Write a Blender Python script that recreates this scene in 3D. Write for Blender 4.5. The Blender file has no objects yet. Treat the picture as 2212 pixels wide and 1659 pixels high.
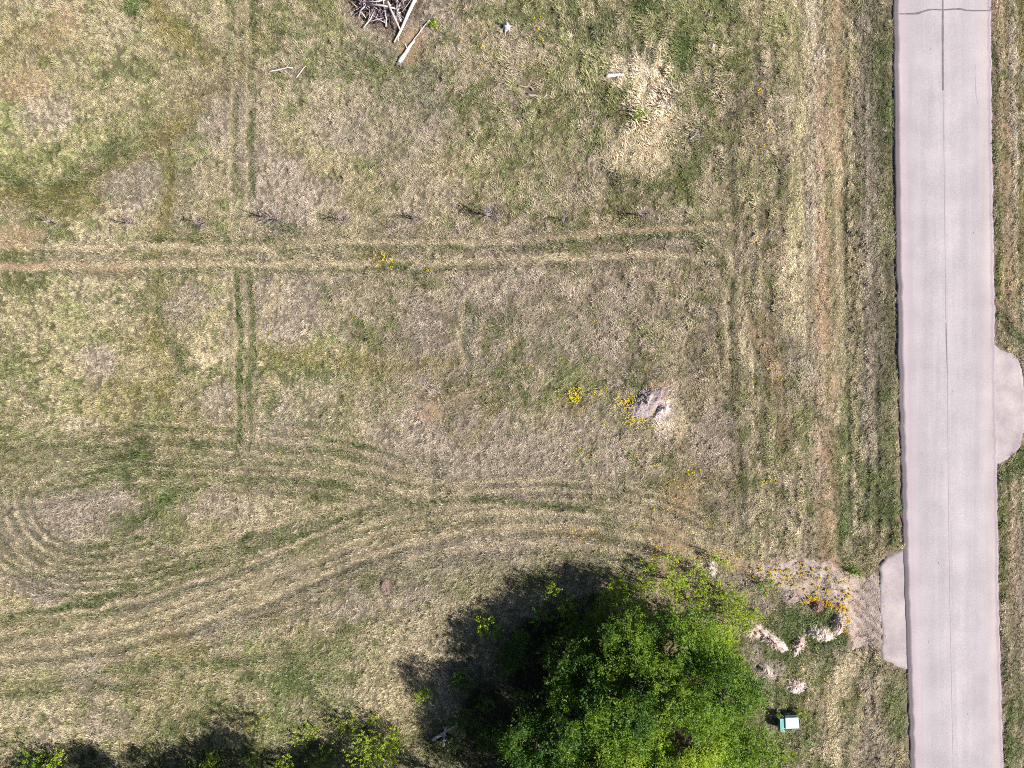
import bpy, math, random
import numpy as np
from mathutils import Vector, Matrix

R = np.random.default_rng(7)
random.seed(7)
sc = bpy.context.scene
COL = sc.collection

# ------------------------------------------------------------------ camera, sun, sky, exposure
ALT = 50.0
cam_d = bpy.data.cameras.new('camera'); cam = bpy.data.objects.new('camera', cam_d); COL.objects.link(cam)
cam.location = (0, 0, ALT); cam.rotation_euler = (0, 0, 0)
cam_d.sensor_width = 36; cam_d.lens = 24; cam_d.clip_start = 0.5; cam_d.clip_end = 9000
sc.camera = cam

SUN_EL = math.radians(40); SHADOW_ANG = math.radians(15)      # shadows fall to the left and a little up the picture
sdir = Vector((math.cos(SHADOW_ANG)*math.cos(SUN_EL), -math.sin(SHADOW_ANG)*math.cos(SUN_EL), math.sin(SUN_EL)))
sun_d = bpy.data.lights.new('sun', 'SUN'); sun_d.energy = 5.0; sun_d.angle = math.radians(0.5); sun_d.color = (1, 0.955, 0.90)
sun = bpy.data.objects.new('sun', sun_d); COL.objects.link(sun)
sun.rotation_euler = sdir.to_track_quat('Z', 'Y').to_euler(); sun.location = (30, -10, 60)

W = bpy.data.worlds.new('World'); sc.world = W; W.use_nodes = True
nt = W.node_tree; nt.nodes.clear()
sky = nt.nodes.new('ShaderNodeTexSky'); sky.sky_type = 'NISHITA'; sky.sun_disc = False
sky.sun_elevation = SUN_EL; sky.sun_rotation = math.atan2(sdir.x, sdir.y); sky.altitude = 600
bg = nt.nodes.new('ShaderNodeBackground'); bg.inputs[1].default_value = 0.05
wo = nt.nodes.new('ShaderNodeOutputWorld')
nt.links.new(sky.outputs[0], bg.inputs[0]); nt.links.new(bg.outputs[0], wo.inputs[0])
vs = sc.view_settings; vs.view_transform = 'Standard'; vs.look = 'None'; vs.gamma = 1; vs.use_curve_mapping = False
vs.exposure = 0.66
sc.cycles.pixel_filter_type = 'BLACKMAN_HARRIS'; sc.cycles.filter_width = 1.0
sc.cycles.use_denoising = False
sc.cycles.max_bounces = 5; sc.cycles.diffuse_bounces = 3; sc.cycles.transparent_max_bounces = 4

# ------------------------------------------------------------------ helpers
S = 2212/75.0                       # picture units (2212 wide) per metre on the ground


def P(u, v, h=0.0):
    """ground position of the thing whose point at height h is seen at (u, v)"""
    k = (ALT-h)/ALT
    return ((u-1106)/S*k, (829.5-v)/S*k)


def srgb(r, g, b):
    f = lambda c: ((c/255+0.055)/1.055)**2.4 if c > 10 else c/255/12.92
    return (f(r), f(g), f(b))


def _hash(ix, iy, seed):
    n = (ix*374761393 + iy*668265263 + seed*2147483647) & 0xffffffff
    n = ((n ^ (n >> 13))*1274126177) & 0xffffffff
    return ((n ^ (n >> 16)) & 0xffffff)/float(0xffffff)


def vnoise(x, y, seed=0):
    x = np.asarray(x, float); y = np.asarray(y, float)
    fx = np.floor(x); fy = np.floor(y); ix = fx.astype(np.int64)+10000; iy = fy.astype(np.int64)+10000
    tx = x-fx; ty = y-fy; tx = tx*tx*(3-2*tx); ty = ty*ty*(3-2*ty)
    a = _hash(ix, iy, seed); b = _hash(ix+1, iy, seed); c = _hash(ix, iy+1, seed); d = _hash(ix+1, iy+1, seed)
    return (a*(1-tx)+b*tx)*(1-ty)+(c*(1-tx)+d*tx)*ty


def fbm(x, y, scale, octv=4, seed=0):
    s = 0; amp = 1; tot = 0; f = 1.0/scale
    for i in range(octv):
        s = s+amp*vnoise(x*f+13.7*i, y*f-7.1*i, seed+i*17); tot += amp; amp *= 0.55; f *= 2.03
    return s/tot


def sstep(e0, e1, x):
    t = np.clip((x-e0)/(e1-e0), 0, 1); return t*t*(3-2*t)


def mesh_np(name, verts, faces, mat=None, attrs=None, smooth=False):
    """verts (n,3), faces (m,k) of one size or a list of arrays"""
    if not isinstance(faces, list): faces = [faces]
    faces = [np.asarray(f) for f in faces if len(f)]
    me = bpy.data.meshes.new(name)
    verts = np.asarray(verts, np.float32)
    me.vertices.add(len(verts)); me.vertices.foreach_set('co', verts.ravel())
    nl = sum(f.size for f in faces); nf = sum(len(f) for f in faces)
    me.loops.add(nl); me.loops.foreach_set('vertex_index', np.concatenate([f.ravel() for f in faces]).astype(np.int32))
    tot = np.concatenate([np.full(len(f), f.shape[1]) for f in faces]).astype(np.int32)
    st = np.concatenate([[0], np.cumsum(tot)[:-1]]).astype(np.int32)
    me.polygons.add(nf); me.polygons.foreach_set('loop_start', st); me.polygons.foreach_set('loop_total', tot)
    if smooth: me.polygons.foreach_set('use_smooth', np.ones(nf, bool))
    me.update(calc_edges=True)
    for k, a in (attrs or {}).items():
        a = np.asarray(a, np.float32)
        if a.ndim == 2:
            at = me.attributes.new(k, 'FLOAT_COLOR', 'POINT')
            at.data.foreach_set('color', np.concatenate([a[:, :3], np.ones((len(a), 1), np.float32)], 1).ravel())
        else:
            at = me.attributes.new(k, 'FLOAT', 'POINT'); at.data.foreach_set('value', a)
    for m in (mat if isinstance(mat, (list, tuple)) else [mat]):
        if m: me.materials.append(m)
    return me


def link(name, me, parent=None, loc=None):
    o = bpy.data.objects.new(name, me); COL.objects.link(o)
    if parent: o.parent = parent
    if loc is not None: o.location = loc
    return o


def tag(o, label=None, cat=None, group=None, kind=None):
    if label: o['label'] = label
    if cat: o['category'] = cat
    if group: o['group'] = group
    if kind: o['kind'] = kind
    return o


def thing(name, loc, label, cat, group=None):
    o = bpy.data.objects.new(name, None); COL.objects.link(o); o.location = loc
    o.empty_display_size = 0.2
    return tag(o, label, cat, group)


class MB:
    """collects tubes, boxes and loose faces"""
    def __init__(s): s.v = []; s.q = []; s.t = []; s.c = []; s.n = 0

    def add(s, v, q=None, t=None, c=None):
        v = np.asarray(v, float)
        if q is not None and len(q): s.q.append(np.asarray(q)+s.n)
        if t is not None and len(t): s.t.append(np.asarray(t)+s.n)
        s.v.append(v); s.c.append(np.tile(c if c is not None else (1, 1, 1), (len(v), 1)) if np.ndim(c) < 2 else c); s.n += len(v)

    def tube(s, pts, rad, n=6, c=None):
        pts = np.asarray(pts, float); rad = np.broadcast_to(rad, (len(pts),))
        vv = []
        d = np.gradient(pts, axis=0); d /= np.linalg.norm(d, axis=1)[:, None]+1e-9
        up = np.array([0, 0, 1.0]) if abs(d[0, 2]) < .8 else np.array([1.0, 0, 0])
        for p, r, t in zip(pts, rad, d):
            a = np.cross(t, up); a /= np.linalg.norm(a)+1e-9; b = np.cross(t, a)
            for k in range(n):
                th = 2*math.pi*k/n; vv.append(p+r*(math.cos(th)*a+math.sin(th)*b))
        m = len(pts); q = []
        for i in range(m-1):
            for k in range(n):
                q.append((i*n+k, i*n+(k+1) % n, (i+1)*n+(k+1) % n, (i+1)*n+k))
        vv.append(pts[0]); vv.append(pts[-1]); t = []
        for k in range(n):
            t.append((m*n, (k+1) % n, k)); t.append((m*n+1, (m-1)*n+k, (m-1)*n+(k+1) % n))
        s.add(vv, q, t, c)

    def mesh(s, name, mat, smooth=False):
        f = []
        if s.q: f.append(np.concatenate(s.q))
        if s.t: f.append(np.concatenate(s.t))
        return mesh_np(name, np.concatenate(s.v), f, mat, {'col': np.concatenate(s.c)}, smooth)


# ------------------------------------------------------------------ materials
def new_mat(name):
    m = bpy.data.materials.new(name); m.use_nodes = True; t = m.node_tree
    b = t.nodes['Principled BSDF']; return m, t, b


def nd(t, typ, **kw):
    n = t.nodes.new(typ)
    for k, v in kw.items():
        if isinstance(k, str) and hasattr(n, k): setattr(n, k, v)
    return n


def simple(name, col, rough=0.8, var=0.25, scale=8.0, bump=0.0, spec=0.3, metal=0):
    m, t, b = new_mat(name)
    tc = nd(t, 'ShaderNodeTexCoord'); no = nd(t, 'ShaderNodeTexNoise'); no.inputs['Scale'].default_value = scale
    no.inputs['Detail'].default_value = 6
    t.links.new(tc.outputs['Object'], no.inputs['Vector'])
    r = nd(t, 'ShaderNodeMapRange'); r.inputs[1].default_value = .3; r.inputs[2].default_value = .7
    r.inputs[3].default_value = 1-var; r.inputs[4].default_value = 1+var
    t.links.new(no.outputs[0], r.inputs[0])
    mx = nd(t, 'ShaderNodeVectorMath', operation='SCALE'); mx.inputs[0].default_value = col
    t.links.new(r.outputs[0], mx.inputs['Scale']); t.links.new(mx.outputs[0], b.inputs['Base Color'])
    b.inputs['Roughness'].default_value = rough; b.inputs['Specular IOR Level'].default_value = spec; b.inputs['Metallic'].default_value = metal
    if bump:
        bp = nd(t, 'ShaderNodeBump'); bp.inputs['Strength'].default_value = bump; bp.inputs['Distance'].default_value = 0.03
        t.links.new(no.outputs[0], bp.inputs['Height']); t.links.new(bp.outputs[0], b.inputs['Normal'])
    return m


def attr_mat(name, instancer=None, trans=0.0, rough=0.9, spec=0.1, gain=1.0):
    """colour from the mesh's own 'col', times the instance's colour if given"""
    m, t, b = new_mat(name)
    a = nd(t, 'ShaderNodeAttribute'); a.attribute_name = 'col'
    out = a.outputs['Color']
    if instancer:
        i = nd(t, 'ShaderNodeAttribute'); i.attribute_type = 'INSTANCER'; i.attribute_name = instancer
        mu = nd(t, 'ShaderNodeVectorMath', operation='MULTIPLY')
        t.links.new(a.outputs['Color'], mu.inputs[0]); t.links.new(i.outputs['Color'], mu.inputs[1]); out = mu.outputs[0]
    t.links.new(out, b.inputs['Base Color'])
    b.inputs['Roughness'].default_value = rough; b.inputs['Specular IOR Level'].default_value = spec
    if trans:
        tr = nd(t, 'ShaderNodeBsdfTranslucent'); mi = nd(t, 'ShaderNodeMixShader'); mi.inputs[0].default_value = trans
        ho = nd(t, 'ShaderNodeVectorMath', operation='MULTIPLY'); ho.inputs[1].default_value = (1.1, 1.0, 0.5)
        t.links.new(out, ho.inputs[0]); t.links.new(ho.outputs[0], tr.inputs[0])
        t.links.new(b.outputs[0], mi.inputs[1]); t.links.new(tr.outputs[0], mi.inputs[2])
        t.links.new(mi.outputs[0], t.nodes['Material Output'].inputs[0])
    return m


M_grass = attr_mat('grass_blade', 'tcol', trans=0.0)
M_grass_own = attr_mat('dead_grass_blade')
M_leaf = attr_mat('leaf', trans=0.35, rough=0.55, spec=0.35)
M_wood = attr_mat('weathered_wood', rough=0.9)
M_bark = simple('bark', (0.16, 0.14, 0.11), var=.35, scale=14, bump=.4)


# ------------------------------------------------------------------ layout of the field, written down by eye
ROAD_L = np.array([(1905, -2200), (1931, 0), (1933, 300), (1938, 600), (1944, 900), (1952, 1190), (1955, 1300), (1961, 1440), (1968, 1659), (2020, 4200)], float)
ROAD_R = np.array([(2112, -2200), (2138.5, 0), (2141, 300), (2146, 600), (2148, 750), (2152, 1000), (2156, 1300), (2166, 1659), (2225, 4200)], float)
APR_R = [(2135, 740), (2147, 743), (2161, 756), (2185, 763), (2197, 778), (2206, 800), (2212, 850), (2212, 920), (2203, 960), (2194, 974), (2176, 990), (2151, 1003), (2138, 1005)]
APR_L = [(1965, 1186), (1950, 1188), (1928, 1199), (1905, 1216), (1902, 1240), (1904, 1330), (1908, 1424), (1930, 1434), (1956, 1446), (1970, 1450)]
GRAVEL = [(1915, 1232), (1880, 1246), (1850, 1248), (1818, 1232), (1785, 1215), (1740, 1207), (1690, 1217), (1640, 1222), (1632, 1238), (1662, 1262), (1700, 1276),
          (1735, 1292), (1780, 1300), (1815, 1316), (1832, 1342), (1834, 1374), (1850, 1400), (1880, 1404), (1915, 1398)]

KX = lambda u: (np.asarray(u, float)-1106)/S
KY = lambda v: (829.5-np.asarray(v, float))/S
XL = lambda y: np.interp(-y, -KY(ROAD_L[:, 1]), KX(ROAD_L[:, 0]))
XR = lambda y: np.interp(-y, -KY(ROAD_R[:, 1]), KX(ROAD_R[:, 0]))


def seg_dist(x, y, pts):
    p = np.array([(KX(u), KY(v)) for u, v in pts]); best = np.full(x.shape, 1e9)
    for a, b in zip(p[:-1], p[1:]):
        d = b-a; L = d@d+1e-9; t = np.clip(((x-a[0])*d[0]+(y-a[1])*d[1])/L, 0, 1)
        best = np.minimum(best, np.hypot(x-a[0]-t*d[0], y-a[1]-t*d[1]))
    return best


def smooth_path(pts, k=6):
    p = np.array(pts, float); out = []
    for i in range(len(p)-1):
        p0 = p[max(i-1, 0)]; p1 = p[i]; p2 = p[i+1]; p3 = p[min(i+2, len(p)-1)]
        for j in range(k):
            t = j/k
            out.append(0.5*((2*p1)+(-p0+p2)*t+(2*p0-5*p1+4*p2-p3)*t*t+(-p0+3*p1-3*p2+p3)*t**3))
    out.append(p[-1]); return np.array(out)


def poly_sd(x, y, pts):
    """signed distance (negative inside) of a polygon in picture units"""
    p = np.array([(KX(u), KY(v)) for u, v in pts]); n = len(p); d = np.full(x.shape, 1e9); ins = np.zeros(x.shape, bool)
    for i in range(n):
        a = p[i]; b = p[(i+1) % n]; e = b-a; L = e@e+1e-9
        t = np.clip(((x-a[0])*e[0]+(y-a[1])*e[1])/L, 0, 1)
        d = np.minimum(d, np.hypot(x-a[0]-t*e[0], y-a[1]-t*e[1]))
        c = ((a[1] > y) != (b[1] > y)) & (x < (b[0]-a[0])*(y-a[1])/(b[1]-a[1]+1e-12)+a[0]); ins ^= c
    return np.where(ins, -d, d)


# kind, width (picture units), strength, path
LINES = [
    # two ruts running down the left part
    ('straw', 7, .8, [(509, -60), (507, 60), (503, 190), (500, 300), (500, 420), (505, 520)]),
    ('straw', 7, .8, [(540, -60), (540, 60), (539, 190), (536, 300), (536, 420), (539, 520)]),
    ('green', 7, .75, [(503, -60), (502, 60), (500, 130)]), ('green', 8, .8, [(546, -60), (545, 60), (543, 190), (541, 330), (545, 420)]),
    ('green', 7, .55, [(508, 200), (507, 300), (506, 410)]),
    ('straw', 7, .8, [(508, 580), (511, 700), (513, 850), (513, 960)]), ('straw', 6, .7, [(548, 580), (551, 700), (553, 850), (552, 960)]),
    ('green', 7, 1, [(514, 590), (517, 700), (519, 850), (518, 975)]), ('green', 7, .9, [(541, 590), (545, 650), (545, 850), (544, 975)]),
    ('green', 8, .5, [(338, 600), (352, 680), (400, 800)]),
    # two ruts running across
    ('straw', 9, .9, [(-80, 531), (0, 531), (300, 533), (600, 530), (850, 526), (1120, 522), (1250, 507), (1400, 499), (1500, 495), (1590, 489)]),
    ('straw', 9, .9, [(-80, 576), (0, 576), (300, 573), (600, 572), (800, 571), (1000, 567), (1150, 558), (1350, 551), (1480, 549), (1540, 560)]),
    ('soil', 7, .7, [(-80, 574), (0, 574), (180, 573)]), ('soil', 6, .45, [(-80, 533), (60, 533)]), ('soil', 5, .4, [(1180, 512), (1330, 502), (1500, 496)]),
    ('green', 7, .7, [(1130, 532), (1260, 519), (1420, 511), (1540, 505)]), ('green', 6, .5, [(600, 540), (900, 536), (1100, 534)]),
    ('green', 6, .5, [(150, 586), (500, 584), (900, 582), (1100, 574)]), ('green', 9, .6, [(330, 515), (460, 520), (620, 520)]),
    # wheel marks turning down at the right
    ('straw', 9, .8, [(1500, 500), (1550, 525), (1585, 570), (1600, 640), (1604, 760)]), ('straw', 8, .75, [(1490, 555), (1535, 585), (1562, 630), (1572, 700), (1572, 800)]),
    ('green', 7, .7, [(1520, 520), (1560, 560), (1580, 620)]), ('dark', 7, .7, [(1582, 700), (1580, 850), (1586, 900)]), ('dark', 5, .6, [(1583, 600), (1578, 720)]),
    ('dark', 7, .5, [(1596, 940), (1598, 1000), (1607, 1100)]), ('dark', 6, .5, [(1577, 230), (1577, 330), (1585, 470)]),
    ('dark', 5, .4, [(1633, 720), (1631, 850), (1637, 990)]), ('straw', 7, .5, [(1612, 600), (1620, 800), (1640, 1000), (1690, 1150)]),
    ('straw', 6, .5, [(1640, 560), (1636, 640)]), ('dark', 5, .45, [(1629, 560), (1629, 650)]), ('straw', 5, .45, [(1606, 260), (1604, 420), (1606, 560)]),
    # the wide curved tracks
    ('straw', 17, .95, [(-80, 1392), (0, 1388), (150, 1376), (280, 1352), (420, 1308), (560, 1258), (700, 1200), (850, 1143), (1000, 1116), (1150, 1109), (1300, 1117), (1420, 1138), (1520, 1180), (1620, 1225)]),
    ('straw', 15, .9, [(-80, 1425), (0, 1420), (200, 1400), (330, 1372), (430, 1345), (560, 1296), (700, 1240), (850, 1182), (1000, 1148), (1150, 1138), (1280, 1143), (1400, 1165), (1520, 1205)]),
    ('green', 9, .85, [(-80, 1342), (0, 1338), (80, 1324), (180, 1303), (280, 1275), (400, 1232), (520, 1196), (640, 1155), (760, 1118), (850, 1098), (960, 1082), (1080, 1078), (1180, 1094), (1300, 1100)]),
    ('green', 8, .55, [(160, 1340), (300, 1310), (450, 1262), (600, 1212), (760, 1156), (900, 1128), (1060, 1122)]),
    ('pink', 11, .7, [(250, 1330), (400, 1280), (500, 1246), (600, 1210)]),
    ('dark', 4, .6, [(440, 1372), (600, 1316), (740, 1255), (800, 1230)]), ('dark', 4, .5, [(230, 1400), (400, 1370), (500, 1340)]),
    ('green', 12, .6, [(-80, 1066), (0, 1062), (90, 1066), (180, 1044), (300, 1020), (420, 1032), (560, 1040), (700, 1046), (800, 1066), (880, 1092), (930, 1100)]),
    ('green', 7, .8, [(-80, 968), (0, 967), (120, 960), (280, 972), (330, 982)]), ('straw', 12, .7, [(340, 985), (520, 985), (700, 1002), (860, 1022), (960, 1052)]),
    ('straw', 10, .7, [(620, 1022), (760, 1035), (900, 1062), (1000, 1085)]), ('green', 6, .5, [(430, 1000), (640, 1005), (820, 1032)]),
    ('green', 10, .8, [(150, 1192), (220, 1180), (270, 1150), (330, 1100), (380, 1070)]), ('green', 9, .6, [(180, 1200), (300, 1205), (440, 1190), (560, 1160), (690, 1130)]),
    ('green', 7, .6, [(60, 1240), (200, 1250), (330, 1235), (470, 1205)]), ('green', 11, .7, [(0, 1385), (50, 1370), (150, 1350)]),
    ('straw', 10, .6, [(0, 1030), (150, 1010), (300, 1000)]), ('straw', 8, .7, [(-20, 1090), (15, 1150), (55, 1210), (110, 1245)]),
    ('dark', 5, .5, [(-20, 1120), (10, 1170), (45, 1225)]), ('dark', 5, .5, [(18, 1100), (50, 1165), (95, 1215)]), ('straw', 6, .6, [(30, 1100), (70, 1170), (130, 1220)]),
    ('straw', 10, .7, [(250, 1215), (430, 1180), (600, 1130), (760, 1085)]),
    ('green', 9, .75, [(290, 1450), (400, 1435), (520, 1428), (640, 1415)]), ('green', 7, .6, [(0, 1500), (170, 1490), (330, 1478)]),
    ('green', 7, .6, [(170, 1560), (185, 1520), (200, 1485)]),
    # faint arcs and swaths
    ('straw', 7, .6, [(1110, 575), (1045, 610), (1003, 660), (990, 720), (1000, 790)]), ('green', 6, .45, [(1120, 590), (1060, 620), (1018, 670), (1008, 750), (1015, 820)]),
    ('olive', 20, .8, [(-80, 430), (0, 425), (80, 425), (160, 415), (230, 375), (300, 330), (360, 290), (420, 240), (470, 190), (520, 140), (560, 90)]),
    ('green', 8, .7, [(-80, 375), (0, 378), (60, 398), (150, 400), (225, 365), (255, 335)]), ('olive', 24, .7, [(400, 230), (460, 160), (420, 100), (360, 60), (330, -20)]),
    ('olive', 14, .6, [(360, 320), (370, 400), (350, 500), (340, 560), (345, 640)]), ('olive', 26, .5, [(560, 760), (700, 770), (850, 800), (960, 790)]),
    ('olive', 24, .5, [(330, 700), (360, 850), (380, 980)]), ('straw', 16, .6, [(600, 600), (560, 720), (440, 780)]),
    ('olive', 14, .5, [(950, 900), (1010, 960), (1070, 870)]), ('soil', 14, .3, [(900, 860), (1000, 862), (1060, 830)]),
    # verge by the road, strips running along it
    ('lime', 16, .35, [(1722, -60), (1728, 60), (1722, 200), (1720, 340), (1715, 500)]), ('straw', 34, .75, [(1740, -60), (1742, 300), (1735, 500), (1720, 700)]),
    ('pale', 17, .75, [(1752, -60), (1754, 40), (1764, 150), (1768, 260), (1764, 380), (1758, 480), (1766, 580)]), ('pale', 20, .5, [(1755, 680), (1760, 820), (1775, 900), (1770, 1060)]),
    ('soil', 16, .55, [(1775, 150), (1778, 300), (1775, 450), (1780, 560), (1782, 700)]), ('soil', 14, .5, [(1800, -60), (1805, 60), (1812, 180), (1815, 260)]),
    ('soil', 26, .6, [(1780, 600), (1778, 700), (1790, 800), (1778, 900), (1784, 1000), (1790, 1150), (1796, 1200)]), ('straw', 14, .7, [(1812, 300), (1812, 500), (1815, 700), (1808, 900)]),
    ('soil', 12, .5, [(1812, 200), (1810, 300), (1815, 450)]), ('green', 8, .4, [(1795, 340), (1800, 600), (1815, 800)]),
    ('dark', 5, .8, [(1830, 380), (1832, 600), (1834, 800), (1836, 950), (1838, 1100), (1848, 1200)]), ('straw', 7, .5, [(1846, 700), (1850, 850), (1852, 1000)]),
    ('pink', 20, .8, [(1872, -60), (1868, 100), (1880, 300), (1882, 500), (1884, 700), (1884, 1000)]), ('dark', 26, .6, [(1905, -60), (1902, 150), (1912, 400), (1908, 600), (1918, 800)]),
    ('green', 15, .6, [(1900, 100), (1895, 230), (1905, 260)]), ('green', 12, .35, [(1924, 200), (1926, 420), (1930, 700), (1930, 900), (1930, 1000), (1940, 1170)]),
    ('green', 24, .45, [(1905, 830), (1915, 950), (1920, 1060), (1925, 1150)]), ('green', 20, .7, [(1800, 1210), (1815, 1160), (1830, 1090)]), ('green', 9, .6, [(1760, 1190), (1810, 1215), (1850, 1225)]),
    ('green', 22, .8, [(1930, 1460), (1935, 1520), (1935, 1580)]), ('straw', 24, .7, [(1790, 1620), (1800, 1500), (1830, 1440), (1850, 1430)]), ('pink', 22, .5, [(1880, 1480), (1885, 1660)]),
    ('dark', 8, .6, [(1852, 1470), (1850, 1530)]), ('soil', 22, .25, [(1650, 700), (1680, 800), (1690, 950)]), ('soil', 14, .5, [(1612, 690), (1645, 740), (1690, 830)]),
    # far side of the road
    ('soil', 16, .6, [(2162, -60), (2168, 200), (2172, 400), (2175, 600), (2180, 700)]), ('pale', 10, .7, [(2190, -60), (2188, 60), (2190, 300), (2186, 420)]),
    ('pale', 7, .9, [(2183, 20), (2200, 22)]), ('pale', 6, .9, [(2182, 60), (2205, 62)]), ('pale', 6, .9, [(2182, 250), (2200, 246)]), ('pale', 7, .9, [(2180, 320), (2200, 325)]), ('pale', 6, .9, [(2180, 275), (2196, 280)]),
    ('green', 7, .7, [(2148, 100), (2150, 300), (2156, 500), (2158, 640)]), ('lime', 8, .6, [(2158, 420), (2160, 520), (2160, 640)]), ('green', 12, .8, [(2165, 680), (2190, 720), (2215, 740)]),
    ('green', 12, .8, [(2160, 1030), (2190, 1010), (2215, 980)]), ('pink', 14, .7, [(2195, 1100), (2200, 1300), (2190, 1440)]), ('green', 9, .7, [(2163, 1060), (2166, 1200), (2172, 1400), (2180, 1600), (2182, 1700)]),
    ('soil', 12, .4, [(2185, 1050), (2186, 1200), (2192, 1500)]), ('olive', 12, .7, [(2208, 0), (2214, 300), (2214, 600)]), ('green', 10, .6, [(2190, 1300), (2200, 1560)]),
    ('soil', 12, .9, [(2212, 830), (2218, 880), (2212, 950)]),
    # drive
    ('green', 16, .8, [(1700, 1300), (1740, 1320), (1700, 1360), (1760, 1400), (1790, 1430), (1760, 1460)]), ('green', 18, .8, [(1650, 1350), (1690, 1330), (1680, 1400)]),
    ('green', 14, .8, [(1810, 1390), (1830, 1360), (1818, 1330)]), ('pink', 20, .6, [(1640, 1300), (1630, 1400), (1650, 1480), (1670, 1560)]),
    ('pink', 22, .5, [(1440, 1215), (1520, 1230), (1600, 1260)]),
    # tall bunches at the top
    ('dark', 9, .9, [(1240, 40), (1248, 70)]), ('dark', 8, .9, [(1272, 60), (1278, 90)]), ('dark', 9, .9, [(1297, 50), (1300, 95)]), ('dark', 8, .8, [(1320, 30), (1324, 90)]),
    ('dark', 8, .9, [(1356, 80), (1362, 130)]), ('dark', 8, .9, [(1380, 85), (1384, 120)]), ('green', 14, .9, [(1345, 20), (1390, 10), (1430, 30)]), ('green', 26, .8, [(1465, 80), (1470, 140)]),
    ('dark', 8, .9, [(1420, 80), (1412, 120)]), ('dark', 7, .8, [(1400, 110), (1404, 140)]), ('dark', 8, .8, [(1346, 245), (1330, 300)]), ('dark', 7, .9, [(1366, 330), (1360, 350)]), ('dark', 7, .9, [(1320, 380), (1340, 410)]),
    ('dark', 6, .8, [(1370, 375), (1376, 400)]), ('dark', 6, .8, [(1210, 480), (1215, 460)]), ('dark', 6, .6, [(760, 720), (790, 735)]), ('green', 10, .8, [(1362, 810), (1385, 850), (1368, 870)]),
    ('dark', 10, .9, [(1392, 825), (1378, 860)]), ('green', 9, .8, [(1415, 835), (1425, 825)]),
    ('green', 10, .9, [(512, 1220), (520, 1180), (545, 1155)]), ('green', 10, .8, [(918, 1090), (925, 1120), (940, 1150)]), ('green', 12, .8, [(1300, 1090), (1310, 1130), (1325, 1160)]), ('green', 10, .7, [(1350, 1040), (1330, 1090)]),
    ('green', 12, .7, [(580, 480), (640, 500)]), ('green', 10, .9, [(425, 508), (440, 490)]), ('green', 9, .7, [(800, 100), (840, 130), (830, 180)]), ('green', 22, .5, [(820, 150), (780, 100), (760, 60)]),
    ('green', 20, .6, [(580, 110), (600, 60)]), ('green', 8, .7, [(1010, 660), (1030, 700)]), ('green', 8, .8, [(1050, 650), (1058, 690), (1075, 720)]),
]
_MAIN = [(-80, 1392), (0, 1388), (150, 1376), (280, 1352), (420, 1308), (560, 1258), (700, 1200), (850, 1143), (1000, 1116), (1150, 1109), (1300, 1117), (1420, 1138), (1520, 1180)]
_LOW = [(-80, 1425), (0, 1420), (200, 1400), (330, 1372), (430, 1345), (560, 1296), (700, 1240), (850, 1182), (1000, 1148), (1150, 1138), (1280, 1143), (1400, 1165)]
_SW = [(-80, 1066), (0, 1062), (90, 1062), (180, 1042), (300, 1020), (420, 1022), (560, 1030), (700, 1040), (800, 1062), (880, 1088), (960, 1094)]
for base_, off_, kd, w_, s_ in ((_MAIN, 14, 'dark', 4, .55), (_MAIN, -13, 'dark', 4, .4), (_LOW, 15, 'dark', 5, .6), (_LOW, 26, 'pink', 9, .5), (_MAIN, -26, 'straw', 7, .6), (_MAIN, -40, 'dark', 3, .4), (_LOW, 44, 'straw', 6, .4),
                               (_LOW, 60, 'green', 5, .4), (_MAIN, 0, 'straw', 6, 1.0), (_LOW, 0, 'straw', 6, 1.0), (_MAIN, 6, 'dark', 3, .5), (_MAIN, -20, 'straw', 4, .9), (_MAIN, -52, 'straw', 5, .8), (_MAIN, -60, 'dark', 3, .5), (_MAIN, -72, 'straw', 5, .7), (_LOW, -10, 'dark', 3, .5), (_LOW, 8, 'dark', 3, .4), (_LOW, 34, 'straw', 5, .8), (_SW, -6, 'straw', 4, .7), (_SW, -14, 'dark', 3, .5), (_SW, -44, 'dark', 3, .5), (_SW, -70, 'dark', 3, .4), (_SW, -94, 'green', 5, .5), (_SW, -104, 'straw', 5, .6), (_SW, -22, 'straw', 6, .5), (_SW, -36, 'green', 5, .5), (_SW, 18, 'straw', 6, .45), (_SW, -50, 'straw', 5, .4), (_SW, -62, 'green', 5, .5), (_SW, -80, 'straw', 6, .4), (_SW, 34, 'dark', 4, .3)):
    LINES.append((kd, w_, s_, [(u, v+off_) for u, v in base_]))
for f_ in (.5, .62, .74, .86, .98, 1.1, 1.22):
    for g_, kd in ((0, 'straw'), (.04, 'green'), (.07, 'dark')):
        LINES.append((kd, 5 if kd == 'straw' else 3.5, .55, [(190+(u-190)*(f_+g_), 1100+(v-1100)*(f_+g_)) for u, v in ((120, 960), (20, 1010), (-25, 1090), (0, 1160), (60, 1215), (150, 1245), (280, 1240), (400, 1205))]))
for u_, w_, s_, kd in ((1592, 4, .4, 'dark'), (1615, 4, .3, 'straw'), (1870, 4, .35, 'dark'), (1892, 5, .5, 'dark'), (1843, 5, .5, 'straw'), (2172, 3, .5, 'dark'), (2202, 4, .5, 'dark')):
    LINES.append((kd, w_, s_, [(u_-3, -60), (u_+1, 180), (u_-3, 300), (u_-1, 600), (u_+3, 900), (u_+6, 1160)]))
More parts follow.
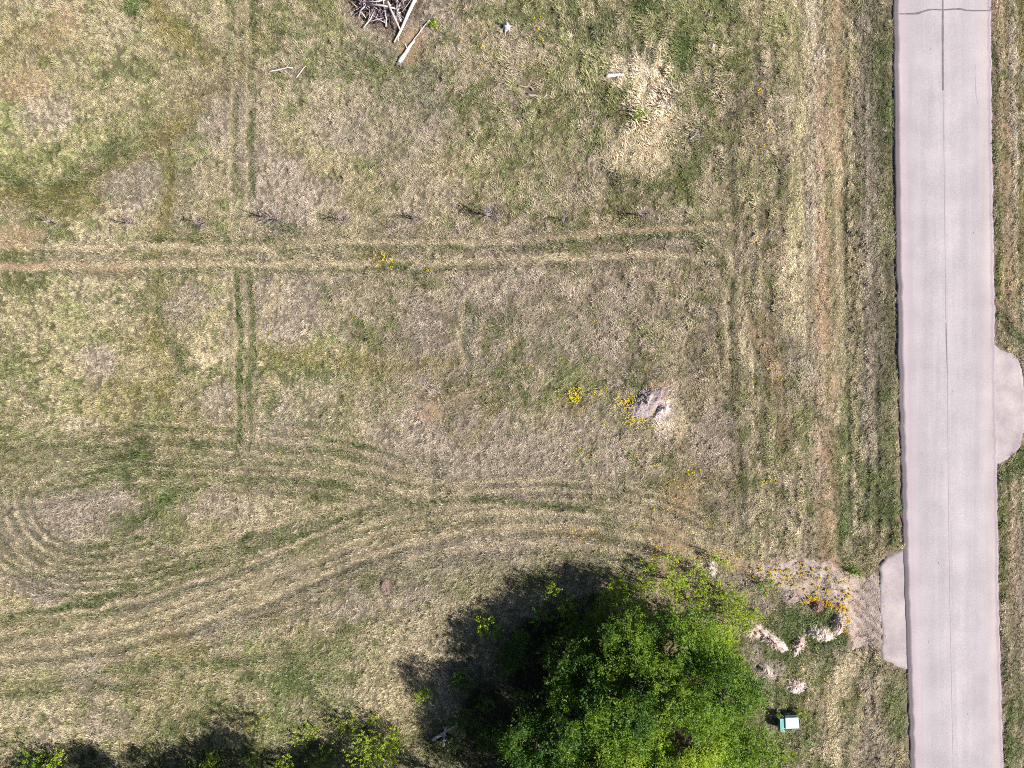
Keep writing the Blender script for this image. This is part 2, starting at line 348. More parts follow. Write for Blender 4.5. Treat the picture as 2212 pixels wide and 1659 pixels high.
# kind, centre, radii, strength
BLOBS = [
    ('pink', 620, 420, 110, 90, .7), ('green', 880, 170, 120, 90, .35), ('green', 760, 130, 60, 60, .4), ('pink', 480, 250, 70, 90, .6), ('pink', 290, 395, 80, 55, .7), ('pink', 110, 250, 70, 60, .5), ('pink', 560, 330, 60, 90, .5),
    ('pink', 90, 1120, 130, 60, .95), ('pink', 200, 1090, 100, 40, .9), ('pink', 60, 1260, 80, 40, .8), ('pink', 230, 800, 35, 55, .9), ('pink', 215, 760, 45, 20, .8),
    ('pink', 620, 680, 90, 100, .6), ('pink', 480, 860, 60, 60, .6), ('pink', 650, 900, 90, 90, .5), ('pink', 420, 660, 60, 50, .6), ('pink', 450, 1100, 100, 40, .5), ('pink', 900, 960, 130, 80, .45),
    ('pink', 1130, 960, 200, 90, .45), ('pink', 660, 1260, 120, 50, .6), ('pink', 240, 1560, 60, 30, .6), ('pink', 860, 1200, 160, 36, .5), ('pink', 1090, 1180, 120, 40, .4),
    ('pink', 700, 1320, 100, 30, .5), ('pink', 190, 1470, 60, 40, .4), ('pink', 800, 250, 200, 120, .35), ('pink', 1000, 720, 150, 100, .35), ('pink', 1250, 680, 250, 130, .45),
    ('straw', 1395, 170, 70, 80, .9), ('pale', 1390, 150, 40, 50, .5), ('pale', 1435, 225, 34, 40, .5), ('straw', 1390, 330, 70, 50, .7), ('straw', 1440, 290, 50, 70, .7), ('pale', 1340, 170, 30, 50, .4),
    ('pale', 1440, 880, 26, 60, .8), ('straw', 1470, 900, 30, 80, .7), ('soil', 1425, 830, 22, 16, .8), ('soil', 870, 300 - 0, 1, 1, 0), ('soil', 935, 885, 24, 18, .6), ('soil', 60, 180, 70, 40, .35), ('soil', 30, 510, 60, 22, .5),
    ('soil', 240, 562 + 16, 50, 10, .5), ('bare', 832, 8, 75, 60, 1), ('pink', 840, 60, 110, 90, .9), ('grove_shade', 1370, 1600, 250, 200, 1), ('grove_shade', 1190, 1440, 110, 120, .9), ('grove_shade', 1060, 1570, 80, 100, .8), ('dark', 430, 1650, 420, 34, .7), ('green', 1745, 1365, 75, 70, .9), ('dark', 1150, 1470, 190, 170, .8), ('dark', 1010, 1600, 90, 70, .7), ('dark', 1230, 1330, 110, 50, .7), ('soil', 900, 100, 45, 40, .6), ('soil', 130, 70, 40, 60, .3), ('soil', 1455, 1170, 60, 40, .45), ('soil', 1475, 1070, 60, 40, .35), ('soil', 1240, 1150, 40, 20, .4), ('soil', 1330, 240, 8, 36, 0.9),  # grove and hedge blobs: dark undergrowth, plus their cast shade put into the colour
    ('soil', 400, 520, 20, 10, .6), ('green', 250, 1010, 110, 40, .5), ('green', 100, 960, 140, 60, .3), ('lime', 90, 350, 120, 70, .2), ('lime', 30, 270, 30, 80, .35), ('green', 290, 20, 30, 20, .8),
    ('green', 860, 575, 30, 8, .9), ('olive', 830, 560, 40, 30, .5), ('olive', 250, 870, 90, 60, .4), ('olive', 140, 450, 90, 26, .5), ('olive', 60, 130, 120, 90, .4), ('olive', 1300, 1150, 60, 20, .4),
    ('green', 640, 1470, 130, 30, .5), ('olive', 380, 1400, 60, 30, .5), ('lime', 580, 1560, 70, 40, .35), ('lime', 60, 1480, 80, 40, .3), ('green', 1000, 1250, 250, 60, .3),
    ('brown', 1200, 300, 330, 200, .7), ('brown', 1250, 650, 330, 150, .7), ('brown', 1600, 350, 110, 340, .6), ('brown', 1640, 1000, 90, 120, .3), ('brown', 1350, 980, 200, 70, .4), ('brown', 760, 250, 100, 140, .3),
    ('pink', 1540, 950, 60, 60, .5), ('pale', 1820 - 300, 560, 1, 1, 0), ('olive', 1470, 1050, 50, 40, .6), ('brown', 1750, 1560, 90, 110, .6), ('pink', 1670, 1440, 26, 24, .8), ('olive', 1230, 870, 40, 30, .5),
    ('green', 1490, 320, 50, 60, .4), ('dark', 1840, 717, 9, 5, 1), ('dark', 1843, 1163, 6, 9, 1), ('green', 1731, 528, 10, 14, .8), ('lime', 1720, 80, 12, 40, .7), ('soil', 1600, 1222, 50, 16, .55), ('soil', 1540, 1195, 60, 14, .4), ('soil', 1440, 1225, 40, 20, .5), ('pale', 1500, 1225, 40, 24, .5),
    ('bare', 832, 1270, 16, 20, .8), ('straw', 1100, 1420, 100, 120, .3), ('pink', 1060, 1500, 120, 90, .35), ('straw', 870, 1480, 200, 90, .25),
]
CELLS = ["ttlggtpggGGgbb", "llygGpbggbbgpg", "llypoggbbbbppg", "yptpgpbbbbbbbg", "ttltpppbbbbbbb", "llglgpbgbbbbgg",
         "glltlpptpbbbtg", "ggGtytpppbbptt", "ppgtttpttttbgt", "ygtttptltttggb", "ylyggltttGGGgb", "ttllylttGGGGgb"]
CG = {'t': .30, 'l': .55, 'g': .62, 'G': .85, 'y': .45, 'o': .6, 'p': .18, 'b': .5}
CP = {'t': .35, 'l': .15, 'g': .3, 'G': .2, 'y': .05, 'o': .05, 'p': .85, 'b': .65}
CB = {'b': 1.0, 'g': .25, 'p': .25, 'G': .3}

PAL = {
    'pinkstraw': np.array(srgb(188, 173, 154)), 'straw': np.array(srgb(186, 173, 136)), 'strawhi': np.array(srgb(214, 196, 164)),
    'green': np.array(srgb(90, 108, 60)), 'green2': np.array(srgb(118, 124, 76)), 'lightgreen': np.array(srgb(150, 154, 104)), 'olive': np.array(srgb(146, 134, 80)),
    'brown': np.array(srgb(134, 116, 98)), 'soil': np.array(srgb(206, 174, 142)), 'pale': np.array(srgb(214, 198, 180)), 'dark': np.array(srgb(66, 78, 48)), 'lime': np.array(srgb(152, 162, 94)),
    'bare': np.array(srgb(138, 120, 106)), 'grove_shade': np.array(srgb(56, 54, 40)),  # near-black tone that paints the grove's shade into ground and grass
}


def fields(x, y):
    """the weights of every kind of cover at ground points"""
    n = len(x)
    wx = x+0.55*(fbm(x, y, 2.2, 3, 1)-.5)*2+.25*(fbm(x, y, .6, 2, 2)-.5)*2
    wy = y+0.55*(fbm(x, y, 2.2, 3, 3)-.5)*2+.25*(fbm(x, y, .6, 2, 4)-.5)*2
    lx = x+0.22*(fbm(x, y, 1.6, 3, 5)-.5)*2; ly = y+0.22*(fbm(x, y, 1.6, 3, 6)-.5)*2
    F = {k: np.zeros(n) for k in ('straw', 'green', 'olive', 'pink', 'soil', 'pale', 'dark', 'lime', 'brown', 'bare', 'grove_shade')}
    tx = np.zeros(n); ty = np.zeros(n); tw = np.zeros(n)
    for kind, w, s, pts in LINES:
        sp = smooth_path(pts, 4); wm = w/S
        px = KX(sp[:, 0]); py = KY(sp[:, 1]); m = wm*2.2+1
        idx = np.nonzero((x > px.min()-m) & (x < px.max()+m) & (y > py.min()-m) & (y < py.max()+m))[0]
        if not len(idx): continue
        X = lx[idx]; Y = ly[idx]; best = np.full(len(idx), 1e9); dx = np.zeros(len(idx)); dy = np.zeros(len(idx))
        for i in range(len(px)-1):
            ex = px[i+1]-px[i]; ey = py[i+1]-py[i]; L = ex*ex+ey*ey+1e-9
            t = np.clip(((X-px[i])*ex+(Y-py[i])*ey)/L, 0, 1); d = np.hypot(X-px[i]-t*ex, Y-py[i]-t*ey)
            b = d < best; best[b] = d[b]; dx[b] = ex/math.sqrt(L); dy[b] = ey/math.sqrt(L)
        brk = 2.3*(fbm(X, Y, 1.9, 4, 31+len(kind))-.14)
        wv = wm*(.75+.7*fbm(X, Y, 1.4, 3, 77))
        v = (s*.9 if kind == 'green' else s)*(1-sstep(wv*.35, wv*1.35, best))*np.clip(brk, 0.6 if kind in ('straw', 'dark') else .1, 1.0)
        F[kind][idx] = np.maximum(F[kind][idx], v)
        if w < 24:
            k = np.exp(-(best/(wm*2))**2); tx[idx] += k*dx; ty[idx] += k*dy; tw[idx] += k
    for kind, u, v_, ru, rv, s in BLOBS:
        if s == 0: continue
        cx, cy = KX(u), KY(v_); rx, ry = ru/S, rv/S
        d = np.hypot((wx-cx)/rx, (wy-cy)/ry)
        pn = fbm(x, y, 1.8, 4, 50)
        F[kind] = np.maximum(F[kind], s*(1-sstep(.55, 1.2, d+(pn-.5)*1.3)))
    # coarse cells
    gx = np.clip((x*S+1106)/158.0-.5+(fbm(x, y, 3, 3, 61)-.5)*1.6, 0, 12.999); gy = np.clip((829.5-y*S)/138.25-.5+(fbm(x, y, 3, 3, 62)-.5)*1.6, 0, 10.999)
    ix = gx.astype(int); iy = gy.astype(int); fx = gx-ix; fy = gy-iy

    def cell(T):
        A = np.array([[T.get(c, 0) for c in r] for r in CELLS], float)
        return (A[iy, ix]*(1-fx)+A[iy, ix+1]*fx)*(1-fy)+(A[iy+1, ix]*(1-fx)+A[iy+1, ix+1]*fx)*fy
    G = cell(CG); Pk = cell(CP); B = cell(CB)
    verge = sstep(KX(1690), KX(1740), x)
    G = G*(1-verge)+.45*verge; Pk = Pk*(1-verge)+.45*verge; B = B*(1-verge)+.35*verge
    F['G'] = G; F['P'] = Pk; F['B'] = np.maximum(B, F.pop('brown'))
    # bare ground around the road and the drive
    sdg = poly_sd(lx, ly, GRAVEL); F['sdg'] = sdg
    al = poly_sd(x, y, APR_L); ar = poly_sd(x, y, APR_R); F['sda'] = np.minimum(al, ar)
    F['roadd'] = np.maximum(XL(y)-x, x-XR(y))
    F['tx'] = tx; F['ty'] = ty; F['tw'] = tw
    return F


def cover_color(x, y, F, rnd=None):
    """cover albedo at points; rnd adds tuft to tuft scatter"""
    n = len(x); r = (lambda a: (R.random(n)-.5)*a) if rnd else (lambda a: 0)
    pn = fbm(x, y, 2.6, 4, 71); pm = fbm(x, y, .9, 3, 72); pq = fbm(x, y, .38, 2, 73); pl = fbm(x, y, 7, 3, 74)
    mix = lambda a, b, t: a*(1-t[:, None])+b*t[:, None]
    pk = np.clip(F['P']*.9+F['pink']+(pn-.5)*1.2+r(.5), 0, 1)
    c = mix(np.tile(PAL['straw'], (n, 1)), PAL['pinkstraw'], pk)
    c = mix(c, PAL['brown'], np.clip(F['B']*(.35+(pm-.5)*1.6)+r(.5)*F['B'], 0, .9))
    g = F['G']*(1-.75*F['pink'])*(1-.6*F['straw'])*(1-.7*F['pale'])*(1-.7*F['soil'])
    gt = sstep(.40, .70, g*.62+(pl-.5)*.7+(pm-.5)*.9+(pq-.5)*.5+.155+r(.45))
    gc = mix(np.tile(PAL['green2'], (n, 1)), PAL['lightgreen'], sstep(.42, .6, fbm(x, y, 4, 3, 80)+r(.3)))
    gc = mix(gc, PAL['green'], np.clip(sstep(.5, .66, fbm(x, y, 1.4, 3, 81)+r(.3))*.7, 0, 1))
    c = mix(c, gc, gt*.85)
    c = mix(c, PAL['pinkstraw'], np.clip(F['pink']*.55+r(.3)*F['pink'], 0, 1))
    c = mix(c, PAL['olive'], np.clip(F['olive']*(.9+r(.9)), 0, .9))
    c = mix(c, PAL['strawhi'], np.clip(F['straw']*(1.05+r(.7)), 0, .95))
    c = mix(c, PAL['lime'], np.clip(F['lime']*(.9+r(1.0)), 0, .9))
    c = mix(c, PAL['pale'], np.clip(F['pale']*(.9+r(.7)), 0, .95))
    c = mix(c, PAL['soil'], np.clip(F['soil']*(.8+r(.7)), 0, .9))
    c = mix(c, PAL['green'], np.clip(F['green']*(1.0+r(1.1)), 0, .95))
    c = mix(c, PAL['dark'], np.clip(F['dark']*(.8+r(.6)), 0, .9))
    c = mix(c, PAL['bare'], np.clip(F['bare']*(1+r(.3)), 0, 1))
    c = mix(c, PAL['grove_shade'], np.clip(F['grove_shade']*(1+r(.5)), 0, .95))
    return c


def ground_h(x, y):
    x = np.asarray(x, float); y = np.asarray(y, float)
    rd = np.maximum(XL(y)-x, x-XR(y))
    damp = sstep(0.1, 2.5, rd)*sstep(70, 48, np.abs(x))*sstep(60, 40, np.abs(y))
    h = (.28*(fbm(x, y, 9, 3, 90)-.5)+.26*(fbm(x, y, 1.5, 3, 91)-.5)+.13*(fbm(x, y, .45, 2, 92)-.5))*damp
    h = h-.25*np.exp(-((rd-3.4)/1.1)**2)+.0
    return h-.02


# ------------------------------------------------------------------ ground
def axis(half, step):
    core = np.arange(-half, half+step/2, step); out = []; p = half; s = step
    while p < 4000: s *= 1.35; p += s; out.append(p)
    o = np.array(out); return np.concatenate([-o[::-1], core, o])


gxs = axis(47, .16); gys = axis(37, .16)
GX, GY = np.meshgrid(gxs, gys); fxg = GX.ravel(); fyg = GY.ravel()
cxg = np.clip(fxg, -60, 60); cyg = np.clip(fyg, -50, 50)
Fg = fields(cxg, cyg)
far = sstep(44, 50, np.maximum(np.abs(fxg)-3, np.abs(fyg)+8))
for k in ('straw', 'green', 'olive', 'pink', 'soil', 'pale', 'dark', 'lime', 'bare', 'grove_shade'): Fg[k] = Fg[k]*(1-far)
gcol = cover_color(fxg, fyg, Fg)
thatch = np.array(srgb(134, 120, 98))
gcol = gcol*.27+thatch*.16
gcol = gcol*(1-.0*far[:, None])
gz = ground_h(fxg, fyg)-.12*np.clip(Fg['dark'], 0, 1)-.03*Fg['straw']-.06*Fg['green']
# gravel, soil and road shoulders show the bare ground
gr = np.clip(1-sstep(-.15, .35, Fg['sdg']+.5*(fbm(fxg, fyg, .7, 3, 95)-.5)), 0, 1)
grav = np.array(srgb(196, 168, 150))*.62
gcol = gcol*(1-gr[:, None])+grav*gr[:, None]
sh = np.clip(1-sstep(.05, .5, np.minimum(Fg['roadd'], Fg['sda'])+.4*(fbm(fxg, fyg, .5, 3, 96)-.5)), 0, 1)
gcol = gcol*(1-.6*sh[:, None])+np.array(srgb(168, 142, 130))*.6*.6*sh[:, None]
so = np.clip(Fg['soil'], 0, 1)[:, None]
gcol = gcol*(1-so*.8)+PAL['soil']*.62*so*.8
nx, ny = len(gxs), len(gys)
I = np.arange(nx*ny).reshape(ny, nx)
quads = np.stack([I[:-1, :-1].ravel(), I[:-1, 1:].ravel(), I[1:, 1:].ravel(), I[1:, :-1].ravel()], 1)

m, t, b = new_mat('meadow_soil')
at = nd(t, 'ShaderNodeAttribute'); at.attribute_name = 'col'
geo = nd(t, 'ShaderNodeNewGeometry')
n1 = nd(t, 'ShaderNodeTexNoise'); n1.inputs['Scale'].default_value = 5.5; n1.inputs['Detail'].default_value = 8; n1.inputs['Roughness'].default_value = .7
n2 = nd(t, 'ShaderNodeTexNoise'); n2.inputs['Scale'].default_value = 24; n2.inputs['Detail'].default_value = 4
t.links.new(geo.outputs['Position'], n1.inputs['Vector']); t.links.new(geo.outputs['Position'], n2.inputs['Vector'])
ad = nd(t, 'ShaderNodeMath', operation='MULTIPLY'); t.links.new(n1.outputs[0], ad.inputs[0]); t.links.new(n2.outputs[0], ad.inputs[1])
mr = nd(t, 'ShaderNodeMapRange'); mr.inputs[1].default_value = .12; mr.inputs[2].default_value = .40; mr.inputs[3].default_value = .62; mr.inputs[4].default_value = 1.45
t.links.new(ad.outputs[0], mr.inputs[0])
sm = nd(t, 'ShaderNodeVectorMath', operation='SCALE'); t.links.new(at.outputs['Color'], sm.inputs[0]); t.links.new(mr.outputs[0], sm.inputs['Scale'])
t.links.new(sm.outputs[0], b.inputs['Base Color']); b.inputs['Roughness'].default_value = .95; b.inputs['Specular IOR Level'].default_value = .1
bp = nd(t, 'ShaderNodeBump'); bp.inputs['Strength'].default_value = .6; bp.inputs['Distance'].default_value = .06
t.links.new(ad.outputs[0], bp.inputs['Height']); t.links.new(bp.outputs[0], b.inputs['Normal'])
M_ground = m
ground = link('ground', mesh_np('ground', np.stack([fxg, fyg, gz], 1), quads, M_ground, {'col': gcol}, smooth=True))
tag(ground, kind='structure')

# ------------------------------------------------------------------ road
def road_mat(name, base, tint, streak=True):
    m, t, b = new_mat(name)
    geo = nd(t, 'ShaderNodeNewGeometry'); mp = nd(t, 'ShaderNodeMapping'); mp.inputs['Scale'].default_value = (1.6, .06, 1) if streak else (.5, .5, 1)
    t.links.new(geo.outputs['Position'], mp.inputs['Vector'])
    a = nd(t, 'ShaderNodeTexNoise'); a.inputs['Scale'].default_value = 1; a.inputs['Detail'].default_value = 5; a.inputs['Roughness'].default_value = .6
    t.links.new(mp.outputs[0], a.inputs['Vector'])
    f = nd(t, 'ShaderNodeTexNoise'); f.inputs['Scale'].default_value = 14; f.inputs['Detail'].default_value = 7; f.inputs['Roughness'].default_value = .75
    t.links.new(geo.outputs['Position'], f.inputs['Vector'])
    g = nd(t, 'ShaderNodeTexNoise'); g.inputs['Scale'].default_value = .45; g.inputs['Detail'].default_value = 4
    t.links.new(geo.outputs['Position'], g.inputs['Vector'])
    cr = nd(t, 'ShaderNodeMix', data_type='RGBA'); cr.inputs[6].default_value = (*base, 1); cr.inputs[7].default_value = (*tint, 1)
    r1 = nd(t, 'ShaderNodeMapRange'); r1.inputs[1].default_value = .35; r1.inputs[2].default_value = .65
    t.links.new(a.outputs[0], r1.inputs[0]); t.links.new(r1.outputs[0], cr.inputs[0])
    r2 = nd(t, 'ShaderNodeMapRange'); r2.inputs[1].default_value = .25; r2.inputs[2].default_value = .75; r2.inputs[3].default_value = .70; r2.inputs[4].default_value = 1.26
    t.links.new(f.outputs[0], r2.inputs[0])
    r3 = nd(t, 'ShaderNodeMapRange'); r3.inputs[1].default_value = .3; r3.inputs[2].default_value = .7; r3.inputs[3].default_value = .90; r3.inputs[4].default_value = 1.07
    t.links.new(g.outputs[0], r3.inputs[0])
    mm = nd(t, 'ShaderNodeMath', operation='MULTIPLY'); t.links.new(r2.outputs[0], mm.inputs[0]); t.links.new(r3.outputs[0], mm.inputs[1])
    sc_ = nd(t, 'ShaderNodeVectorMath', operation='SCALE'); t.links.new(cr.outputs[2], sc_.inputs[0]); t.links.new(mm.outputs[0], sc_.inputs['Scale'])
    at = nd(t, 'ShaderNodeAttribute'); at.attribute_name = 'col'
    mu = nd(t, 'ShaderNodeVectorMath', operation='MULTIPLY'); t.links.new(sc_.outputs[0], mu.inputs[0]); t.links.new(at.outputs['Color'], mu.inputs[1])
    t.links.new(mu.outputs[0], b.inputs['Base Color']); b.inputs['Roughness'].default_value = .9; b.inputs['Specular IOR Level'].default_value = .2
    bp = nd(t, 'ShaderNodeBump'); bp.inputs['Strength'].default_value = .25; bp.inputs['Distance'].default_value = .01
    t.links.new(f.outputs[0], bp.inputs['Height']); t.links.new(bp.outputs[0], b.inputs['Normal'])
    return m


M_road = road_mat('asphalt_bleached', (.405, .365, .378), (.455, .413, .425))
M_apron = road_mat('asphalt_dusty', (.36, .30, .315), (.50, .44, .425), streak=False)
M_tar = simple('tar_sealant', (.17, .15, .155), rough=.6, var=.25, scale=3)

ys = np.concatenate([np.linspace(-110, -36, 20)[:-1], np.arange(-36, 36, .14), np.linspace(36, 110, 20)])
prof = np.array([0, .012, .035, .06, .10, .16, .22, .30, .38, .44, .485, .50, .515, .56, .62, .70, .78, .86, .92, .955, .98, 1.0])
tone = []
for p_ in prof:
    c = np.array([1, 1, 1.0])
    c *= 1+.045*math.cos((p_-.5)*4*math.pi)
    if p_ < .036: c = c*.36*np.array([1.0, .95, 1.0])  # shadow band along the left edge, painted into the road colour
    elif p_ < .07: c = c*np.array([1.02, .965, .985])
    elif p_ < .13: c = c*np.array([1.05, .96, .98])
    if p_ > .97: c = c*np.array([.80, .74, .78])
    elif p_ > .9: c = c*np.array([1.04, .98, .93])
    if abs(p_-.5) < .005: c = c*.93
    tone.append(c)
V = []; Cc = []
for y in ys:
    a = XL(y)-.02+.16*(float(fbm(np.array([3.3]), np.array([y]), .8, 4, 200)[0])-.5); bb = XR(y)+.26*(float(fbm(np.array([9.3]), np.array([y]), .6, 4, 201)[0])-.5)
    V.append((a-.10, y, -.06)); Cc.append(tone[0]*.6)
    for p_, c in zip(prof, tone):
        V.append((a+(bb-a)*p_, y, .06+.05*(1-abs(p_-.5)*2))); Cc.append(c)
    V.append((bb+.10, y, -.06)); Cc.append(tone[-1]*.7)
n_ = len(prof)+2; J = np.arange(len(V)).reshape(-1, n_)
rq = np.stack([J[:-1, :-1].ravel(), J[:-1, 1:].ravel(), J[1:, 1:].ravel(), J[1:, :-1].ravel()], 1)
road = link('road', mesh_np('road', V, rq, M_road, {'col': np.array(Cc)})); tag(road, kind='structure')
# the road carries on to the horizon
for k_, (y0, y1) in enumerate(((110, 3900), (-3900, -110))):
    far_v = [(XL(y0), y0, .06), (XR(y0), y0, .06), (XR(y1) if abs(y1) < 111 else XR(y0 if k_ == 0 else y1), y1, .06), (XL(y1) if abs(y1) < 111 else XL(y0 if k_ == 0 else y1), y1, .06)]
    tag(link('road', mesh_np('road', far_v, np.array([[0, 1, 2, 3]]), M_road, {'col': np.ones((4, 3))})), kind='structure')


def road_z(x, y):
    a = XL(y); b_ = XR(y); return .06+.05*(1-abs((x-a)/(b_-a)-.5)*2)


def strip(name, pts, widths, mat, z=.005, parent=road):
    sp = smooth_path([(KX(u), KY(v)) for u, v in pts], 8); w = np.interp(np.linspace(0, 1, len(sp)), np.linspace(0, 1, len(widths)), widths)/S/2
    w = w*(1+.35*(R.random(len(sp))-.5)); d = np.gradient(sp, axis=0); d /= np.linalg.norm(d, axis=1)[:, None]; nn = np.stack([-d[:, 1], d[:, 0]], 1)
    v = []
    for p, q, ww in zip(sp, nn, w):
        for s_ in (1, -1):
            x, y = p+q*ww*s_; v.append((x, y, road_z(x, y)+z))
    f = [(2*i, 2*i+1, 2*i+3, 2*i+2) for i in range(len(sp)-1)]
    return link(name, mesh_np(name, v, np.array(f), mat, {'col': np.ones((len(v), 3))}), parent)


strip('tar_seam', [(1930, 31), (1960, 31), (1980, 30), (2000, 24), (2015, 22), (2035, 23), (2070, 21), (2090, 24), (2138, 24)], [2, 3, 4.5, 4, 3, 3, 4, 3, 2.5], M_tar)
strip('tar_seam', [(2034.5, -30), (2034.5, 40), (2034.5, 120), (2034.7, 188), (2035, 196)], [2.2, 3.4, 3.6, 3.8, 1.5], M_tar, .009)
strip('tar_seam', [(2041.5, 697), (2042, 720), (2043, 760), (2044.5, 806)], [1, 2.6, 2.2, 1.0], M_tar)
strip('tar_seam', [(1944, 830), (1949, 850), (1949, 880), (1947, 905), (1952, 925), (1952, 930)], [.8, 1.6, 1.0, 1.6, .8], M_tar)
M_joint = simple('joint_seam', (.33, .29, .31), var=.15)  # thin dark seam line down the road centre
strip('paving_joint', [(2035, 198), (2038, 400), (2041, 690)], [.35, .5, .7], M_joint)
strip('paving_joint', [(2045, 808), (2046, 1000), (2050, 1300), (2058, 1700)], [.6, .5, .6, .5], M_joint)
M_smear = simple('tar_smear', (.38, .34, .355), var=.2, scale=2)
strip('tar_smear', [(2105, 140), (2107, 200), (2112, 228)], [1, 2.5, .6], M_smear)


for k in range(9):
    yy = -26+6.1*k+R.random()*3; v_ = 829.5-yy*S; u_ = 1106+(XL(np.array([yy]))[0]+.8+R.random()*5.6)*S; L_ = 2+R.random()*5
    strip('tar_smear', [(u_, v_), (u_+R.normal()*1.2, v_+L_*.5), (u_+R.normal(), v_+L_)], [.4, 1.4, .3], M_smear, .013)


def sheet(name, pts, mat, step=.14, z0=.045, zf=None, noise=.12, kind='structure', crown=0):
    p = np.array([(KX(u), KY(v)) for u, v in pts]); x0, y0 = p.min(0)-.3; x1, y1 = p.max(0)+.3
    X, Y = np.meshgrid(np.arange(x0, x1, step), np.arange(y0, y1, step)); sh_ = X.shape; X = X.ravel(); Y = Y.ravel()
    sd = poly_sd(X, Y, pts)+noise*(fbm(X, Y, .5, 3, 300)-.5)*2
    Z = np.where(sd < 0, z0, z0-.14*np.clip(sd/.15, 0, 1)); Z = Z+crown*np.clip(-sd, 0, 1)
    if zf is not None: Z = Z+zf(X, Y)
    K = np.arange(len(X)).reshape(sh_); q = np.stack([K[:-1, :-1].ravel(), K[:-1, 1:].ravel(), K[1:, 1:].ravel(), K[1:, :-1].ravel()], 1)
    q = q[(sd[q] < .16).all(1)]
    edge = np.clip(-sd/.35, 0, 1)[:, None]
    c = .86+.14*edge*np.ones(3)
    o = link(name, mesh_np(name, np.stack([X, Y, Z], 1), q, mat, {'col': c*np.ones((len(X), 3))})); return tag(o, kind=kind)


sheet('driveway_apron', APR_L, M_apron, step=.1, z0=.035, noise=.16)
sheet('driveway_apron', APR_R, M_apron, z0=.035, noise=.10)

# gravel drive with wheel marks
def gravel_mat():
    m, t, b = new_mat('pink_gravel')
    geo = nd(t, 'ShaderNodeNewGeometry')
    v = nd(t, 'ShaderNodeTexVoronoi'); v.inputs['Scale'].default_value = 15; t.links.new(geo.outputs['Position'], v.inputs['Vector'])
    n = nd(t, 'ShaderNodeTexNoise'); n.inputs['Scale'].default_value = 1.3; n.inputs['Detail'].default_value = 7; n.inputs['Roughness'].default_value = .7
    t.links.new(geo.outputs['Position'], n.inputs['Vector'])
    mx = nd(t, 'ShaderNodeMix', data_type='RGBA'); mx.inputs[6].default_value = (.38, .275, .225, 1); mx.inputs[7].default_value = (.43, .36, .325, 1)
    r = nd(t, 'ShaderNodeMapRange'); r.inputs[1].default_value = .4; r.inputs[2].default_value = .6
    t.links.new(n.outputs[0], r.inputs[0]); t.links.new(r.outputs[0], mx.inputs[0])
    r2 = nd(t, 'ShaderNodeMapRange'); r2.inputs[1].default_value = .0; r2.inputs[2].default_value = 1; r2.inputs[3].default_value = .72; r2.inputs[4].default_value = 1.18
    sp = nd(t, 'ShaderNodeSeparateColor'); t.links.new(v.outputs['Color'], sp.inputs[0]); t.links.new(sp.outputs[0], r2.inputs[0])
    s_ = nd(t, 'ShaderNodeVectorMath', operation='SCALE'); t.links.new(mx.outputs[2], s_.inputs[0]); t.links.new(r2.outputs[0], s_.inputs['Scale'])
    t.links.new(s_.outputs[0], b.inputs['Base Color']); b.inputs['Roughness'].default_value = .95
    bp = nd(t, 'ShaderNodeBump'); bp.inputs['Strength'].default_value = .8; bp.inputs['Distance'].default_value = .03
    t.links.new(v.outputs['Distance'], bp.inputs['Height']); t.links.new(bp.outputs[0], b.inputs['Normal'])
    return m


M_gravel = gravel_mat()


def gravel_z(X, Y):
    z = ground_h(X, Y)+.03+.03*(fbm(X, Y, .35, 3, 310)-.5)
    for off in (0, 34, 60):
        d = seg_dist(X, Y, [(1905, 1318+off), (1870, 1300+off*.8), (1840, 1270+off*.6), (1800, 1250+off*.3)])
        z = z-.05*np.exp(-(d/.14)**2)+.03*np.exp(-((d-.28)/.1)**2)
    return z


gd = sheet('gravel_driveway', GRAVEL, M_gravel, step=.09, z0=.02, zf=gravel_z, noise=.45)

# ------------------------------------------------------------------ small things whose footprint the grass keeps clear of
KEEP = []            # (x, y, radius)


def gz_at(x, y): return float(ground_h(np.array([x]), np.array([y]))[0])


WOODG = srgb(196, 186, 186); WOODP = srgb(224, 212, 196); WOODD = srgb(120, 108, 112)


def log_path(a, b_, z0, z1, bend=.05, n=8):
    a = np.array(a); b_ = np.array(b_); t_ = np.linspace(0, 1, n)[:, None]; p = a*(1-t_)+b_*t_
    d = b_-a; nn = np.array([-d[1], d[0]])*bend
    p = p+np.sin(t_*math.pi)*nn+np.sin(t_*math.pi*2.7+1)*nn*.4
    return np.concatenate([p, (z0*(1-t_)+z1*t_)], 1)


